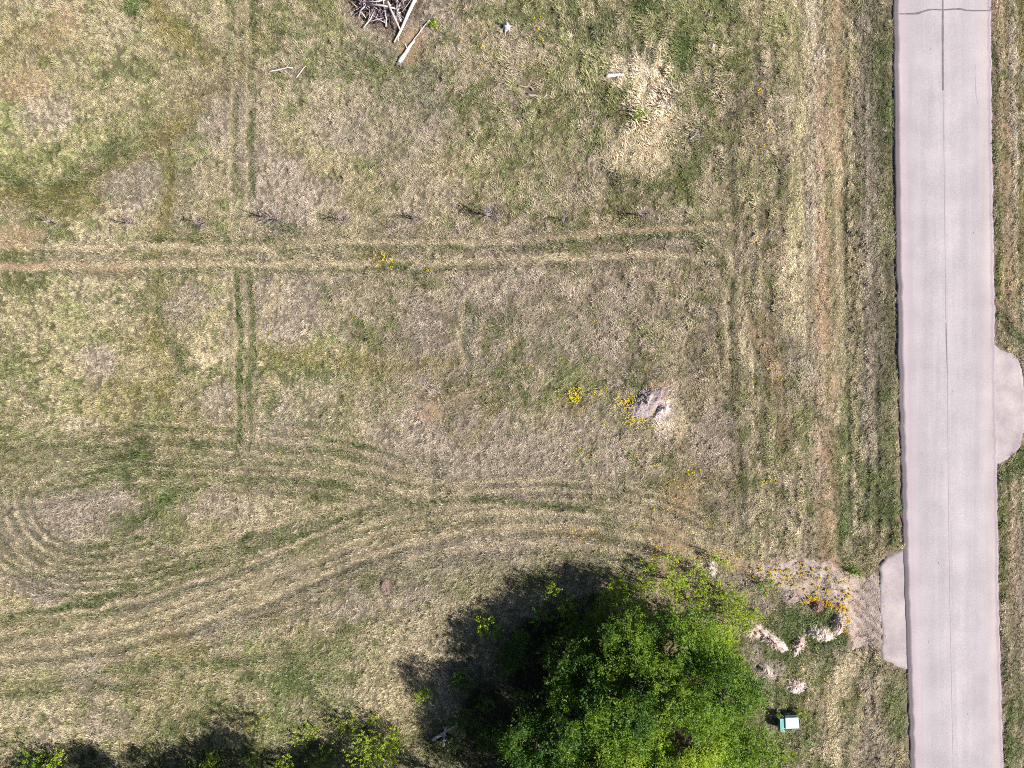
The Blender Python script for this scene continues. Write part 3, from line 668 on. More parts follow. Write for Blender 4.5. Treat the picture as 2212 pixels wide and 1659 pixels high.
def log_thing(name, label, uv0, uv1, r0, r1, z=(.12, .1), col=WOODP, cat='log', bend=.03, twigs=3, root=False, group=None):
    a = P(*uv0); b_ = P(*uv1); z0 = gz_at(*a)+z[0]; z1 = gz_at(*b_)+z[1]; c = ((a[0]+b_[0])/2, (a[1]+b_[1])/2)
    o = thing(name, (c[0], c[1], gz_at(*c)), label, cat, group)
    pth = log_path(a, b_, z0, z1, bend); pth = pth-np.array([c[0], c[1], gz_at(*c)])
    mb = MB(); rr = np.linspace(r0, r1, len(pth))*(1+.2*(R.random(len(pth))-.5)); mb.tube(pth, rr, 8, col)
    link('trunk', mb.mesh('trunk', M_wood, True), o)
    L = np.linalg.norm(pth[-1]-pth[0])
    for k in range(twigs):
        i = R.integers(2, len(pth)-1); p = pth[i]; dd = pth[-1]-pth[0]; dd /= L; an = (R.random()-.5)*2.4; ca, sa = math.cos(an), math.sin(an)
        d2 = np.array([dd[0]*ca-dd[1]*sa, dd[0]*sa+dd[1]*ca, .25]); l_ = .3+.4*R.random()
        mb = MB(); mb.tube([p, p+d2*l_*.5, p+d2*l_+(0, 0, .05)], [r1*.6, r1*.45, r1*.25], 5, np.array(col)*.9); link('branch', mb.mesh('branch', M_wood), o)
    if root:
        mb = MB(); e = pth[0]
        for k in range(7):
            th = k*2*math.pi/7+R.random(); d2 = np.array([math.cos(th), math.sin(th), .5*math.sin(th*2)]); mb.tube([e, e+d2*.18, e+d2*(.3+.25*R.random())], [r0*.8, r0*.5, .02], 5, WOODD)
        link('root', mb.mesh('root', M_wood), o)
    for k in range(6):
        q = pth[0]*(1-k/5)+pth[-1]*k/5; KEEP.append((q[0]+c[0], q[1]+c[1], max(r0, .14)+.08))
    return o


# brush pile at the top edge
bx, by = P(832, 2); bz = gz_at(bx, by)
pile = thing('brush_pile', (bx, by, bz), 'grey tangled pile of dead branches and trunks at the top edge of the field', 'brush pile')
for k in range(240):
    th = R.random()*2*math.pi; rad = 2.1*math.sqrt(R.random()); cx, cy = rad*math.cos(th)*1.05-.15, rad*math.sin(th)*.95+.35
    an = R.random()*2*math.pi if k > 30 else math.radians(90+R.normal()*35)
    L = .5+1.3*R.random(); d2 = np.array([math.cos(an), math.sin(an), (R.random()-.4)*.45]); hz = .08+1.1*R.random()*math.exp(-(rad/1.5)**2)
    r_ = .018+.045*R.random()**2
    p0 = np.array([cx, cy, hz])-d2*L/2; p1 = p0+d2*L
    p0[2] = max(p0[2], .03); p1[2] = max(p1[2], .03)
    mid = (p0+p1)/2+(R.random(3)-.5)*.14
    base = [WOODG, WOODP, WOODD, srgb(90, 76, 84), srgb(176, 160, 172)][R.integers(0, 5)]
    mb = MB(); mb.tube([p0, mid, p1], [r_, r_*.9, r_*.5], 5, base); link('branch', mb.mesh('branch', M_wood), pile)
for k, (a, b_, r_) in enumerate((((808, -30), (846, 20), .11), ((838, 12), (866, 70), .09), ((800, 18), (860, 26), .08), ((790, -12), (842, 4), .09), ((824, -40), (836, 46), .06))):
    a = np.array(P(*a))-(bx, by); b_ = np.array(P(*b_))-(bx, by)
    mb = MB(); mb.tube([(a[0], a[1], .45), ((a[0]+b_[0])/2, (a[1]+b_[1])/2, .55), (b_[0], b_[1], .35)], [r_, r_*.9, r_*.6], 8, WOODG); link('trunk', mb.mesh('trunk', M_wood, True), pile)
KEEP += [(bx, by+.3, 1.75)]
log_thing('log', 'longest bleached log leaning off the right side of the branch pile', (903, -12), (852, 94), .17, .07, (.35, .1), twigs=2, bend=.02)
log_thing('log', 'short cream log with frayed root end below the branch pile', (863, 137), (895, 88), .17, .08, (.1, .08), root=True, twigs=1)
log_thing('stick', 'grey stick pointing up and right beside a yellow flower, right of the branch pile', (890, 92), (929, 46), .035, .05, (.05, .1), WOODG, 'stick', twigs=1)
log_thing('log', 'short white log alone beside the pale flattened grass', (1309, 167), (1347, 163), .13, .09, (.12, .1), srgb(236, 228, 232), twigs=1)
log_thing('log', 'crooked grey brown log half sunk in tall grass, left of the white log', (1118, 189), (1152, 196), .06, .05, (.07, .09), srgb(176, 158, 146), bend=.16)
log_thing('log', 'curved weathered log with forked end, second piece of the crooked grey pair', (1140, 200), (1182, 206), .09, .06, (.1, .1), srgb(186, 170, 160), bend=-.2)
log_thing('stick', 'thin pale stick lying almost level in the grass at the upper left', (581, 156), (633, 147), .05, .04, (.06, .06), WOODP, 'stick', bend=.04)
log_thing('stick', 'thin pale stick lying on a steep slant in the grass at the upper left', (641, 169), (661, 143), .045, .03, (.06, .06), WOODP, 'stick', bend=.03, twigs=1)
log_thing('branch_piece', 'small forked grey branch with a dark shadow in grass right of the pale patch', (1489, 303), (1503, 292), .05, .03, (.15, .12), WOODG, 'branch', twigs=5)
log_thing('log', 'long grey fallen branch lying in the deep shade left of the big trees', (935, 1598), (985, 1567), .11, .07, (.2, .25), WOODG, twigs=5)
log_thing('log', 'upright grey fallen trunk piece in the shade beside bare twigs', (958, 1612), (964, 1570), .10, .07, (.1, .3), WOODG, twigs=5)

# stump
sx, sy = P(1094, 62); st = thing('tree_stump', (sx, sy, gz_at(sx, sy)), 'grey jagged tree stump alone near the top of the field', 'tree stump')
mb = MB(); mb.tube([(0, 0, -.05), (0, 0, .12), (.02, .02, .3), (.04, .02, .42)], [.32, .26, .22, .18], 10, WOODG); link('trunk', mb.mesh('trunk', M_wood), st)
for k in range(6):
    th = k*1.05+.3; mb = MB(); mb.tube([(.15*math.cos(th), .15*math.sin(th), .2), (.35*math.cos(th), .35*math.sin(th), .08), (.55*math.cos(th), .55*math.sin(th), .0)], [.09, .06, .02], 5, WOODG); link('root', mb.mesh('root', M_wood), st)
mb = MB(); mb.tube([(.0, .05, .35), (-.02, .1, .55), (-.05, .2, .7)], [.08, .06, .03], 5, WOODD); link('splinter', mb.mesh('splinter', M_wood), st)
KEEP.append((sx, sy, .45))


# mounds of dry soil and grass
M_mound = attr_mat('mound_soil', rough=1)


def mound(name, label, u, v, ru, rv, h, rot=0, col=(206, 184, 170), cat='dirt mound', group=None, rag=.6):
    cx, cy = P(u, v, 0); z = gz_at(cx, cy); rx, ry = ru/S, rv/S
    nr, na = 26, 64; vv = [(0, 0, h)]; cc = [1.0]
    for i in range(1, nr+1):
        for j in range(na):
            th = 2*math.pi*j/na; rr = i/nr; vv.append((rr*rx*math.cos(th), rr*ry*math.sin(th), 0)); cc.append(1)
    vv = np.array(vv); X = vv[:, 0]+cx; Y = vv[:, 1]+cy; q = np.hypot(vv[:, 0]/rx, vv[:, 1]/ry)
    sc_ = 1+rag*(fbm(X+q*0, Y, max(rx, ry)*.7, 3, 400+int(u))-.5)*2
    prof_ = np.clip(1-q**2.2, 0, 1)
    zz = h*prof_*(.15+1.7*fbm(X, Y, .42, 4, 410))+.10*(fbm(X, Y, .16, 2, 411)-.5)-.12*(q > .98)
    vv[:, 2] = zz; vv[:, 0] *= sc_; vv[:, 1] *= sc_
    ca, sa = math.cos(rot), math.sin(rot); vv[:, :2] = np.stack([vv[:, 0]*ca-vv[:, 1]*sa, vv[:, 0]*sa+vv[:, 1]*ca], 1)
    n1 = fbm(X, Y, .22, 3, 420+int(v)); base = np.array(srgb(*col)); c = base*(.72+.5*n1[:, None]); dk = sstep(.52, .62, fbm(X, Y, .25, 2, 430+int(u)))[:, None]
    c = c*(1-.6*dk)+np.array(srgb(120, 92, 84))*.6*dk; c = c*.95
    tri = [(0, 1+j, 1+(j+1) % na) for j in range(na)]; qd = [(1+(i-1)*na+j, 1+i*na+j, 1+i*na+(j+1) % na, 1+(i-1)*na+(j+1) % na) for i in range(1, nr) for j in range(na)]
    o = link(name, mesh_np(name, vv, [np.array(qd), np.array(tri)], M_mound, {'col': c}), None, (cx, cy, z-.02)); tag(o, label, cat, group)
    if cat == 'dirt mound' and h > .2:
        mb = MB(); nb = int(260*rx*ry)+70
        for k in range(nb):
            th = R.random()*6.28; qq = math.sqrt(R.random())*1.12; x_, y_ = qq*rx*math.cos(th), qq*ry*math.sin(th); x_, y_ = x_*ca-y_*sa, x_*sa+y_*ca
            zb = h*max(0, 1-qq**2.2)*.95; t2 = th+R.normal()*.7+rot; d = np.array([math.cos(t2), math.sin(t2), 0]); n_b = np.array([-d[1], d[0], 0])*.012; L_ = .14+.2*R.random()
            p0 = np.array([x_, y_, zb]); mb.add([p0-n_b, p0+n_b, p0+d*L_*.5+n_b+(0, 0, .10), p0+d*L_*.5-n_b+(0, 0, .10), p0+d*L_+(0, 0, .04-zb*.3)], q=[(0, 1, 2, 3)], t=[(3, 2, 4)], c=base*(.7+.55*R.random()))
        g_ = mb.mesh('dead_grass', M_grass_own); link('dead_grass', g_, o)
    for k in range(5):
        t_ = (k-2)/2.3; e = np.array([t_*rx, 0]) if rx > ry else np.array([0, t_*ry]); e = (e[0]*ca-e[1]*sa, e[0]*sa+e[1]*ca); KEEP.append((cx+e[0], cy+e[1], min(rx, ry)*.6))
    return o


G_ = 'small dirt mounds beside the gravel drive'
mound('dirt_mound', 'flat grey dirt mound at the lower left edge of the gravel drive', 1708, 1290, 22, 14, .3, 0, (176, 160, 150), group=G_)
mound('dirt_mound', 'reddish brown dirt mound just below the orange flowers', 1765, 1309, 13, 12, .5, 0, (168, 134, 128), group=G_)
mound('dirt_mound', 'upright narrow pale mound ringed by orange flowers next to the drive', 1810, 1342, 12, 26, .6, -.2, (224, 200, 188), group=G_)
mound('dirt_mound', 'widest cream dirt mound in the middle of the green ring', 1770, 1366, 29, 14, .6, -.25, (234, 218, 202), group=G_)
mound('dirt_mound', 'pale triangular mound slanting to the upper right, second from the left', 1724, 1391, 11, 26, .5, -.5, (214, 190, 180), group=G_)
mound('dirt_mound', 'long knobbly pale mound slanting down to the right, nearest the trees', 1664, 1379, 38, 12, .5, -.62, (222, 200, 190), group=G_)
mound('dirt_mound', 'faint greyish mound partly overgrown between the trees and the drive', 1655, 1449, 22, 14, .35, -.7, (196, 182, 172), group=G_)
mound('dirt_mound', 'pinkish white rubble mound standing alone above the utility boxes', 1718, 1481, 21, 14, .35, -.1, (230, 210, 204), group=G_)
mound('dirt_mound', 'dusty tan mound at the edge of the tree crowns', 1628, 1360, 17, 18, .3, 0, (212, 190, 176), group=G_)
mound('dirt_mound', 'small pale mound left of the flowering gravel', 1537, 1225, 10, 18, .4, 0, (220, 202, 190), group=G_)
mound('dirt_mound', 'large lilac grey mound matted with bleached grass among yellow flowers in mid field', 1398, 868, 46, 26, .5, .45, (180, 166, 164), group=None)
mound('dirt_mound', 'bright white crest of bleached soil on the right of the lilac mound', 1430, 884, 12, 27, .5, -.6, (222, 208, 204), group=None)
mound('stone', 'small white stone lying in grass near the upper right verge', 1538, 99, 11, 5, .25, -.1, (226, 220, 220), 'stone')
mound('dirt_mound', 'low round bare brown mole mound in the lower middle of the field', 832, 1270, 15, 19, .18, 0, (150, 134, 124), group=None, rag=.15)

# ------------------------------------------------------------------ utility boxes
def rbox(name, x0, x1, y0, y1, z0, z1, mat, parent, bev=.03, seg=3):
    import bmesh
    bm = bmesh.new(); bmesh.ops.create_cube(bm, size=1)
    for v in bm.verts: v.co = Vector(((x0+x1)/2+v.co.x*(x1-x0), (y0+y1)/2+v.co.y*(y1-y0), (z0+z1)/2+v.co.z*(z1-z0)))
    bmesh.ops.bevel(bm, geom=bm.edges[:], offset=bev, segments=seg, profile=.6, affect='EDGES')
    me = bpy.data.meshes.new(name); bm.to_mesh(me); bm.free(); me.materials.append(mat); return link(name, me, parent)


M_dkgreen = simple('dark_green_enamel', (.03, .085, .07), rough=.45, var=.15, scale=5, spec=.5)
M_teal = simple('teal_enamel_top', (.22, .50, .47), rough=.4, var=.1, scale=4, spec=.5)
M_white = simple('chalky_pale_lid', (.56, .73, .72), rough=.5, var=.06, scale=3, spec=.4)
M_conc = simple('concrete_pad', (.36, .34, .31), var=.2, scale=6)
M_yel = simple('yellow_decal', (.45, .55, .35), var=.1)
tx_, ty_ = P(1711, 1562, .85); tb = thing('transformer_box', (tx_, ty_, gz_at(tx_, ty_)), 'dark green utility box with chalky white lid, larger of the pair', 'utility box')
tb.rotation_euler.z = math.radians(2)
rbox('pad', -.62, .60, -.50, .62, -.10, .06, M_conc, tb, .02, 2)
rbox('cabinet', -.44, .44, -.36, .50, .06, .74, M_dkgreen, tb, .02, 2)
rbox('lid', -.48, .48, -.41, .39, .74, .86, M_white, tb, .05, 4)
rbox('lid_seam', -.018, -.003, -.38, .37, .858, .868, M_teal, tb, .002, 1)
rbox('door_panel', -.36, .36, .503, .525, .14, .66, M_dkgreen, tb, .008, 1)
rbox('hinge', -.20, -.08, .528, .548, .56, .62, M_yel, tb, .006, 1)
rbox('handle', .04, .08, .528, .57, .36, .50, simple('dull_metal', (.35, .36, .36), rough=.4, metal=.8), tb, .006, 1)
px_, py_ = P(1690, 1566, .72); pb = thing('utility_pedestal', (px_, py_, gz_at(px_, py_)), 'narrow dark green pedestal with a teal slatted top, left of the white lidded box', 'utility pedestal')
pb.rotation_euler.z = math.radians(2)
rbox('body', -.17, .17, -.44, .46, -.05, .66, M_dkgreen, pb, .02, 2)
for k in range(4): rbox('top_rib', -.165+k*.085, -.088+k*.085, -.49, .46, .66, .72, M_teal, pb, .012, 2)
rbox('front_panel', -.13, .13, .463, .48, .1, .58, M_dkgreen, pb, .006, 1)
KEEP += [(tx_, ty_, .75), (px_, py_, .55)]
# thin leaning marker pole near the mounds
mx_, my_ = P(1852, 1415); mk = thing('marker_stake', (mx_, my_, gz_at(mx_, my_)), 'thin dark marker stake standing between the mounds and the apron', 'stake')
mb = MB(); mb.tube([(0, 0, -.1), (.01, .0, 1.0), (.02, 0, 1.55)], [.025, .022, .02], 6, srgb(92, 72, 60)); link('post', mb.mesh('post', M_wood), mk)
mb = MB(); mb.tube([(.02, 0, 1.5), (.02, 0, 1.62)], [.035, .035], 6, srgb(200, 150, 120)); link('cap', mb.mesh('cap', M_wood), mk)

# ------------------------------------------------------------------ leaves, trees and shrubs
LC = {'tree': (74, 108, 26), 'tree2': (112, 142, 36), 'lime': (154, 176, 50), 'dark': (58, 92, 22), 'grey': (128, 142, 92)}


def leaf_cloud(name, cen, axs, npl, size, col, parent, cvar=.25, spread=.13, label=None):
    """cen (n,3) shoot bases, axs (n,3) shoot vectors; npl leaves on every shoot, each a folded pointed leaf"""
    n = len(cen); N = n*npl
    t_ = np.tile(np.linspace(.05, 1, npl), n)+(R.random(N)-.5)*.1
    c = np.repeat(cen, npl, 0)+np.repeat(axs, npl, 0)*t_[:, None]
    d = R.normal(size=(N, 3)); d /= np.linalg.norm(d, axis=1)[:, None]
    ax = np.repeat(axs, npl, 0); ax = ax/(np.linalg.norm(ax, axis=1)[:, None]+1e-9)
    d = d-.55*ax*(d*ax).sum(1)[:, None]; d += ax*.35
    c = c+d*spread*(1.15-.7*t_)[:, None]
    nrm = R.normal(size=(N, 3))*.55+np.array([0, 0, 1.0])+d*.25; nrm /= np.linalg.norm(nrm, axis=1)[:, None]
    u = d-nrm*(d*nrm).sum(1)[:, None]; u /= np.linalg.norm(u, axis=1)[:, None]+1e-9; v = np.cross(nrm, u)
    s = size*(.65+.7*R.random(N))*(1.15-.45*t_); s = s[:, None]
    a = c-u*s*.5; b_ = c+v*s*.33-nrm*s*.08; e = c+u*s*.6-nrm*s*.1; f = c-v*s*.33-nrm*s*.08
    V_ = np.stack([a, b_, e, f], 1).reshape(-1, 3); F_ = np.arange(N*4).reshape(-1, 4)
    base = np.array(col) if np.ndim(col) == 2 else np.tile(col, (n, 1))
    cc = np.repeat(base, npl, 0)*(1+cvar*(R.random((N, 1))-.5)*2)*(1+.18*(t_[:, None]-.5)*2)
    cc = cc*np.array([1, 1, 1])+np.zeros((N, 3)); cc[:, 0] *= 1+.25*(R.random(N)-.5)
    o = link(name, mesh_np(name, V_, F_, M_leaf, {'col': np.repeat(cc, 4, 0)}), parent)
    return o


def limb(mb, p0, p1, r0, r1, n=6, wob=.08):
    t_ = np.linspace(0, 1, 6)[:, None]; p = np.array(p0)*(1-t_)+np.array(p1)*t_; L = np.linalg.norm(np.array(p1)-p0)
    p[1:-1] += (R.random((4, 3))-.5)*wob*L; mb.tube(p, np.linspace(r0, r1, 6), n, (1, 1, 1))
    return p


def tree(name, label, u, v, rad, top, col1, col2, shoots, base_frac=.3, group=None, npl=13, size=.13, lobes=15, cat='tree', slen=.7, xy=None, flat=1.0):
    cx, cy = xy if xy else P(u, v, top*.8)
    z = gz_at(cx, cy); o = thing(name, (cx, cy, z), label, cat, group)
    mb = MB(); tr = limb(mb, (0, 0, -.2), (rad*.08*R.normal(), rad*.08*R.normal(), top*.72), .035*top*.45+.03, .04, 8, .04); link('trunk', mb.mesh('trunk', M_bark, True), o)
    C_ = []; Rr = []
    for k in range(lobes):
        if k == 0: c = np.array([0, 0, top-rad*.62]); r_ = rad*.5
        else:
            th = k*2.4+R.random()*.5; q = rad*(.35+.42*R.random()); c = np.array([q*math.cos(th), q*math.sin(th)*flat, top*(.45+.42*R.random())]); r_ = rad*(.24+.17*R.random())
            c[2] = min(c[2], top-r_*.7)
        C_.append(c); Rr.append(r_)
        bm_ = MB(); s0 = tr[min(5, 2+k % 4)]; limb(bm_, s0, c, .05+.01*top*.5, .015, 5, .12); link('limb', bm_.mesh('limb', M_bark), o)
    w = np.array(Rr)**2; w /= w.sum(); idx = R.choice(lobes, shoots, p=w)
    d = R.normal(size=(shoots, 3)); d[:, 2] = d[:, 2]*.8+.35; d /= np.linalg.norm(d, axis=1)[:, None]
    rr = np.array(Rr)[idx]*(1-.45*R.random(shoots)**1.6)
    cen = np.array(C_)[idx]+d*rr[:, None]*np.array([1, 1, .85])
    cen = cen+R.normal(size=cen.shape)*.05*rad*np.array([1.6, 1.6, 1.0])
    # leave gaps: reject by 3-d noise
    g = fbm(cen[:, 0]+cen[:, 2]*.7+cx, cen[:, 1]-cen[:, 2]*.5+cy, 1.1, 3, 500); keep = g > .455
    cen = cen[keep]; d = d[keep]; idx = idx[keep]
    cen[:, 2] = np.maximum(cen[:, 2], .3)
    ax = d*.5+np.array([0, 0, .75])+R.normal(size=d.shape)*.25; ax /= np.linalg.norm(ax, axis=1)[:, None]; ax *= (slen*(.6+.8*R.random(len(d))))[:, None]
    lt = sstep(.4, .6, fbm(cen[:, 0]+cx, cen[:, 1]+cy, 1.6, 3, 510)+.25*(R.random(len(d))-.5)+.04*(cen[:, 2]-top*.7))[:, None]
    cl = np.array(srgb(*col1))*(1-lt)+np.array(srgb(*col2))*lt
    leaf_cloud('crown', cen, ax, npl, size, cl, o, spread=.14*slen/.5)
    return o


GT = 'broadleaf trees crowded together beside the road end of the field'
TREES = [
    (1172, 1640, 84, 8.0, 'dark green leafy tree at the left end of the big grove', 'dark', 'tree'),
    (1262, 1478, 84, 6.6, 'deep green tree on the upper left shoulder of the big grove', 'dark', 'tree'),
    (1362, 1412, 80, 6.6, 'mid green tree at the top middle of the big grove', 'tree', 'tree2'),
    (1470, 1400, 82, 6.6, 'tree with spiky bright shoots at the top of the big grove', 'tree', 'tree2'),
    (1546, 1420, 70, 5.4, 'lower bright tree at the upper right corner of the big grove', 'tree2', 'lime'),
    (1318, 1545, 100, 8.8, 'tree with dark gaps in its crown in the left centre of the big grove', 'dark', 'tree2'),
    (1440, 1515, 105, 9.4, 'tallest broad green tree in the centre of the big grove', 'tree', 'tree2'),
    (1556, 1520, 92, 7.8, 'dense green tree on the right side of the big grove', 'tree', 'tree2'),
    (1590, 1610, 80, 6.6, 'yellow green tree nearest the utility boxes', 'tree2', 'tree2'),
    (1225, 1690, 86, 8.6, 'bright lower left tree of the big grove at the bottom edge', 'tree', 'lime'),
    (1350, 1665, 100, 8.2, 'light green tree at the bottom edge below the grove centre', 'tree2', 'lime'),
    (1490, 1655, 105, 8.2, 'wide pale green tree at the bottom edge right of centre', 'tree2', 'lime'),
    (1420, 1790, 120, 8.5, 'tree at the bottom of the big grove, cut off by the lower picture edge', 'tree', 'tree2'),
    (1260, 1790, 110, 8.0, 'tree below the lower left of the big grove, mostly beyond the edge', 'tree', 'tree2'),
    (1570, 1770, 100, 7.0, 'tree below the lower right of the big grove, mostly beyond the edge', 'tree', 'tree2'),
]
for u, v, rd, top, lab, a, b_ in TREES:
    tree('broadleaf_tree', lab, u, v, rd/S*(ALT-top*.7)/ALT, top, LC[a], LC[b_], int(2000*(rd/95)**2), group=GT)

# tree line just past the lower edge: its crowns throw the ragged shade along the bottom of the picture
GL = 'trees of the hedge line along the bottom of the field'
HN = ['at the bottom left corner', 'second from the bottom left corner', 'third from the bottom left corner', 'fourth from the bottom left corner', 'left of the tallest hedge tree', 'tallest of the row', 'right of the tallest one', 'nearest the grove']
for i, (x, y, rd, top) in enumerate(((-35.8, -29.3, 2.2, 5.0), (-31.4, -29.7, 2.1, 4.8), (-26.8, -29.2, 2.2, 5.0), (-22.4, -29.4, 2.3, 5.4), (-17.4, -29.4, 2.7, 7.0), (-12.0, -29.4, 3.0, 9.2), (-7.6, -29.6, 2.5, 7.6), (-3.4, -29.0, 2.9, 8.8))):
    tree('hedge_tree', 'leafy hedge tree on the lower picture edge, ' + HN[i], 0, 0, rd, top, LC['tree'], LC['lime'], 1150, group=GL, xy=(x, y), lobes=10)



# saplings and shrubs
def shrub(label, u, v, rad, h, col, n, name='shrub', group=None, size=.11, cat='shrub', stems=4, npl=10):
    cx, cy = P(u, v, h*.6); z = gz_at(cx, cy); o = thing(name, (cx, cy, z), label, cat, group)
    r_ = rad/S; mb = MB(); tips = []
    for k in range(stems):
        th = 2*math.pi*k/stems+R.random(); tip = np.array([r_*.55*math.cos(th), r_*.55*math.sin(th), h*(.65+.3*R.random())]); tips.append(tip)
        mb.tube([(0, 0, -.05), tip*np.array([.35, .35, .5]), tip], [.03, .022, .01], 5, (1, 1, 1))
    link('stem', mb.mesh('stem', M_bark), o)
    q = np.array(tips)[R.integers(0, stems, n)]*(.35+.75*R.random((n, 1)))
    cen = q+R.normal(size=(n, 3))*np.array([r_*.34, r_*.34, h*.1]); cen[:, 2] = np.clip(cen[:, 2], .1, None)
    ax = np.stack([cen[:, 0], cen[:, 1], np.full(n, r_*.9)], 1); ax /= np.linalg.norm(ax, axis=1)[:, None]; ax *= (.22+.3*R.random((n, 1)))
    base = np.array(srgb(*col))*(1+.25*(R.random((n, 1))-.5))
    leaf_cloud('foliage', cen, ax, npl, size, base, o, spread=.11)
    return o


GS = 'leafy saplings around the edge of the grove'
SH = [  # label, u, v, radius, height, colour, shoots
    ('largest lime green bush at the bottom edge, left of the grove', 815, 1622, 48, 3.4, 'lime', 230),
    ('lime bush tip just above the largest bottom bush', 852, 1588, 14, 1.6, 'lime', 26),
    ('grey green spindly bush in the shade between the bottom bush and the grove', 988, 1600, 24, 2.4, 'grey', 48),
    ('pale green shrub at the bottom edge below the grey green bush', 965, 1648, 28, 2.0, 'grey', 50),
    ('lone lime sprout at the edge of the grove shadow', 913, 1503, 15, 1.0, 'lime', 34),
    ('yellow green sprout straggling over the shaded brush', 745, 1562, 34, 1.1, 'lime', 30),
    ('upper small lime sprout left of the straggling one', 672, 1575, 17, .8, 'lime', 16),
    ('lime sprout low in the hedge shadow edge', 645, 1598, 13, .8, 'lime', 16),
    ('faint lime sprout right of the straggling one', 812, 1548, 20, .7, 'lime', 14),
    ('bright shrub at the bottom edge, farthest right of the left group', 615, 1650, 16, 1.8, 'lime', 34),
    ('bright shrub at the very bottom right of the logo corner', 118, 1648, 22, 1.8, 'lime', 44),
    ('bright shrub in the bottom left corner', 62, 1652, 26, 2.0, 'tree2', 50),
    ('short bright shrub at the bottom edge, fourth of the left group', 460, 1642, 20, 1.7, 'lime', 40),
    ('deep shade bush nearest the fallen trunk piece', 1010, 1560, 26, 1.6, 'dark', 90),
    ('deep shade bush high on the left edge of the grove shadow', 1000, 1470, 24, 1.4, 'dark', 90),
    ('broad deep shade bush in the middle of the grove shadow', 1110, 1405, 36, 2.0, 'dark', 170),
    ('deep shade bush touching the first leaves of the grove', 1190, 1400, 32, 2.4, 'dark', 150),
    ('deep shade bush low in the upper grove shadow', 1240, 1360, 30, 2.2, 'tree', 130),
    ('deep shade bush under the grove upper rim', 1290, 1345, 30, 2.0, 'tree', 120),
    ('deep shade bush between the grove and the grey green bush', 1045, 1600, 30, 1.8, 'dark', 120),
    ('small dark shrub at the bottom edge between two lime ones', 535, 1650, 24, 1.4, 'tree2', 30),
    ('mid green shrub at the bottom edge left of the largest bush', 700, 1648, 34, 1.6, 'tree2', 50),
    ('yellow tipped sprig rising from the shadow edge at top of grove', 1193, 1275, 12, 2.6, 'lime', 26),
    ('narrow lime sapling at the top edge of the grove shadow', 1330, 1268, 18, 3.2, 'lime', 44),
    ('half shaded sapling above the shadow, second from left', 1300, 1300, 22, 2.6, 'tree2', 44),
    ('shaded green sapling in the upper left of the shadow', 1225, 1310, 20, 2.2, 'tree2', 40),
    ('dim green sapling deep in the upper left shadow', 1170, 1330, 20, 2.2, 'tree', 40),
    ('small sunlit sapling on the left rim of the shadow', 1045, 1345, 14, 1.6, 'lime', 26),
    ('shadow rim sapling next to the small sunlit one', 1070, 1362, 16, 1.6, 'tree2', 28),
    ('spreading lime sapling at the grove top, left of the round ones', 1345, 1290, 30, 2.8, 'tree2', 70),
    ('round lime sapling on open ground above the grove', 1392, 1268, 20, 2.2, 'lime', 54),
    ('widest round lime sapling on open ground above the grove', 1452, 1262, 28, 2.4, 'lime', 92),
    ('thin lime sapling above the round saplings', 1400, 1222, 15, 1.4, 'lime', 22),
    ('wispy lime sapling in the pale soil above the grove', 1448, 1205, 20, 1.4, 'lime', 26),
    ('yellowish sapling left of the pale mound above the grove', 1510, 1235, 26, 1.6, 'lime', 44),
    ('sapling under the yellowish one above the grove', 1528, 1268, 26, 1.8, 'lime', 42),
    ('top sapling nearest the pale narrow mound', 1556, 1212, 20, 1.2, 'lime', 26),
    ('bright bush on the right shoulder of the grove, upper part', 1582, 1300, 32, 2.6, 'lime', 130),
    ('bright bush on the right shoulder of the grove, lower part', 1596, 1338, 26, 2.4, 'lime', 100),
    ('scattered sapling between the grove top and the shoulder bush', 1500, 1305, 22, 1.4, 'lime', 34),
    ('small bush beside the left end of the gravel', 1650, 1262, 18, 1.0, 'tree2', 30),
    ('small lime shrub above the mound nearest the trees', 1632, 1332, 15, .8, 'lime', 26),
    ('sparse twiggy shrub in the shade near the grove left edge', 1130, 1372, 18, 2.0, 'tree', 34),
    ('dark shrub under the left flank of the grove', 1095, 1452, 18, 1.8, 'tree', 30),
    ('mid green shrub in the lower left shade of the grove', 1128, 1512, 24, 2.4, 'tree', 50),
    ('dim shrub beside the fallen branches in the shade', 1050, 1520, 22, 1.8, 'tree', 34),
    ('little weed sprouting between the utility boxes and their shadow', 1681, 1541, 8, .9, 'grey', 9),
    ('small lime weed at the corner of the white lidded box', 1733, 1538, 7, .7, 'lime', 8),
    ('yellow green weed clump on the pale verge below the boxes', 1700, 1640, 18, .6, 'lime', 16),
    ('round green weed at the upper edge of the gravel', 1849, 1238, 12, .45, 'tree2', 26),
    ('bright green weed in the pale grass near the top', 1447, 331 - 10, 1, .1, 'lime', 0),
    ('vivid lime weed in the tall pale grass', 1380, 247, 9, .5, 'lime', 16),
    ('yellow flowering weed next to the grey stick', 934, 53, 7, .4, 'lime', 14),
]
for lab, u, v, rd, h, c, n in SH:
    if n: shrub(lab, u, v, rd, h, LC[c], int(n*1.15), group=GS)

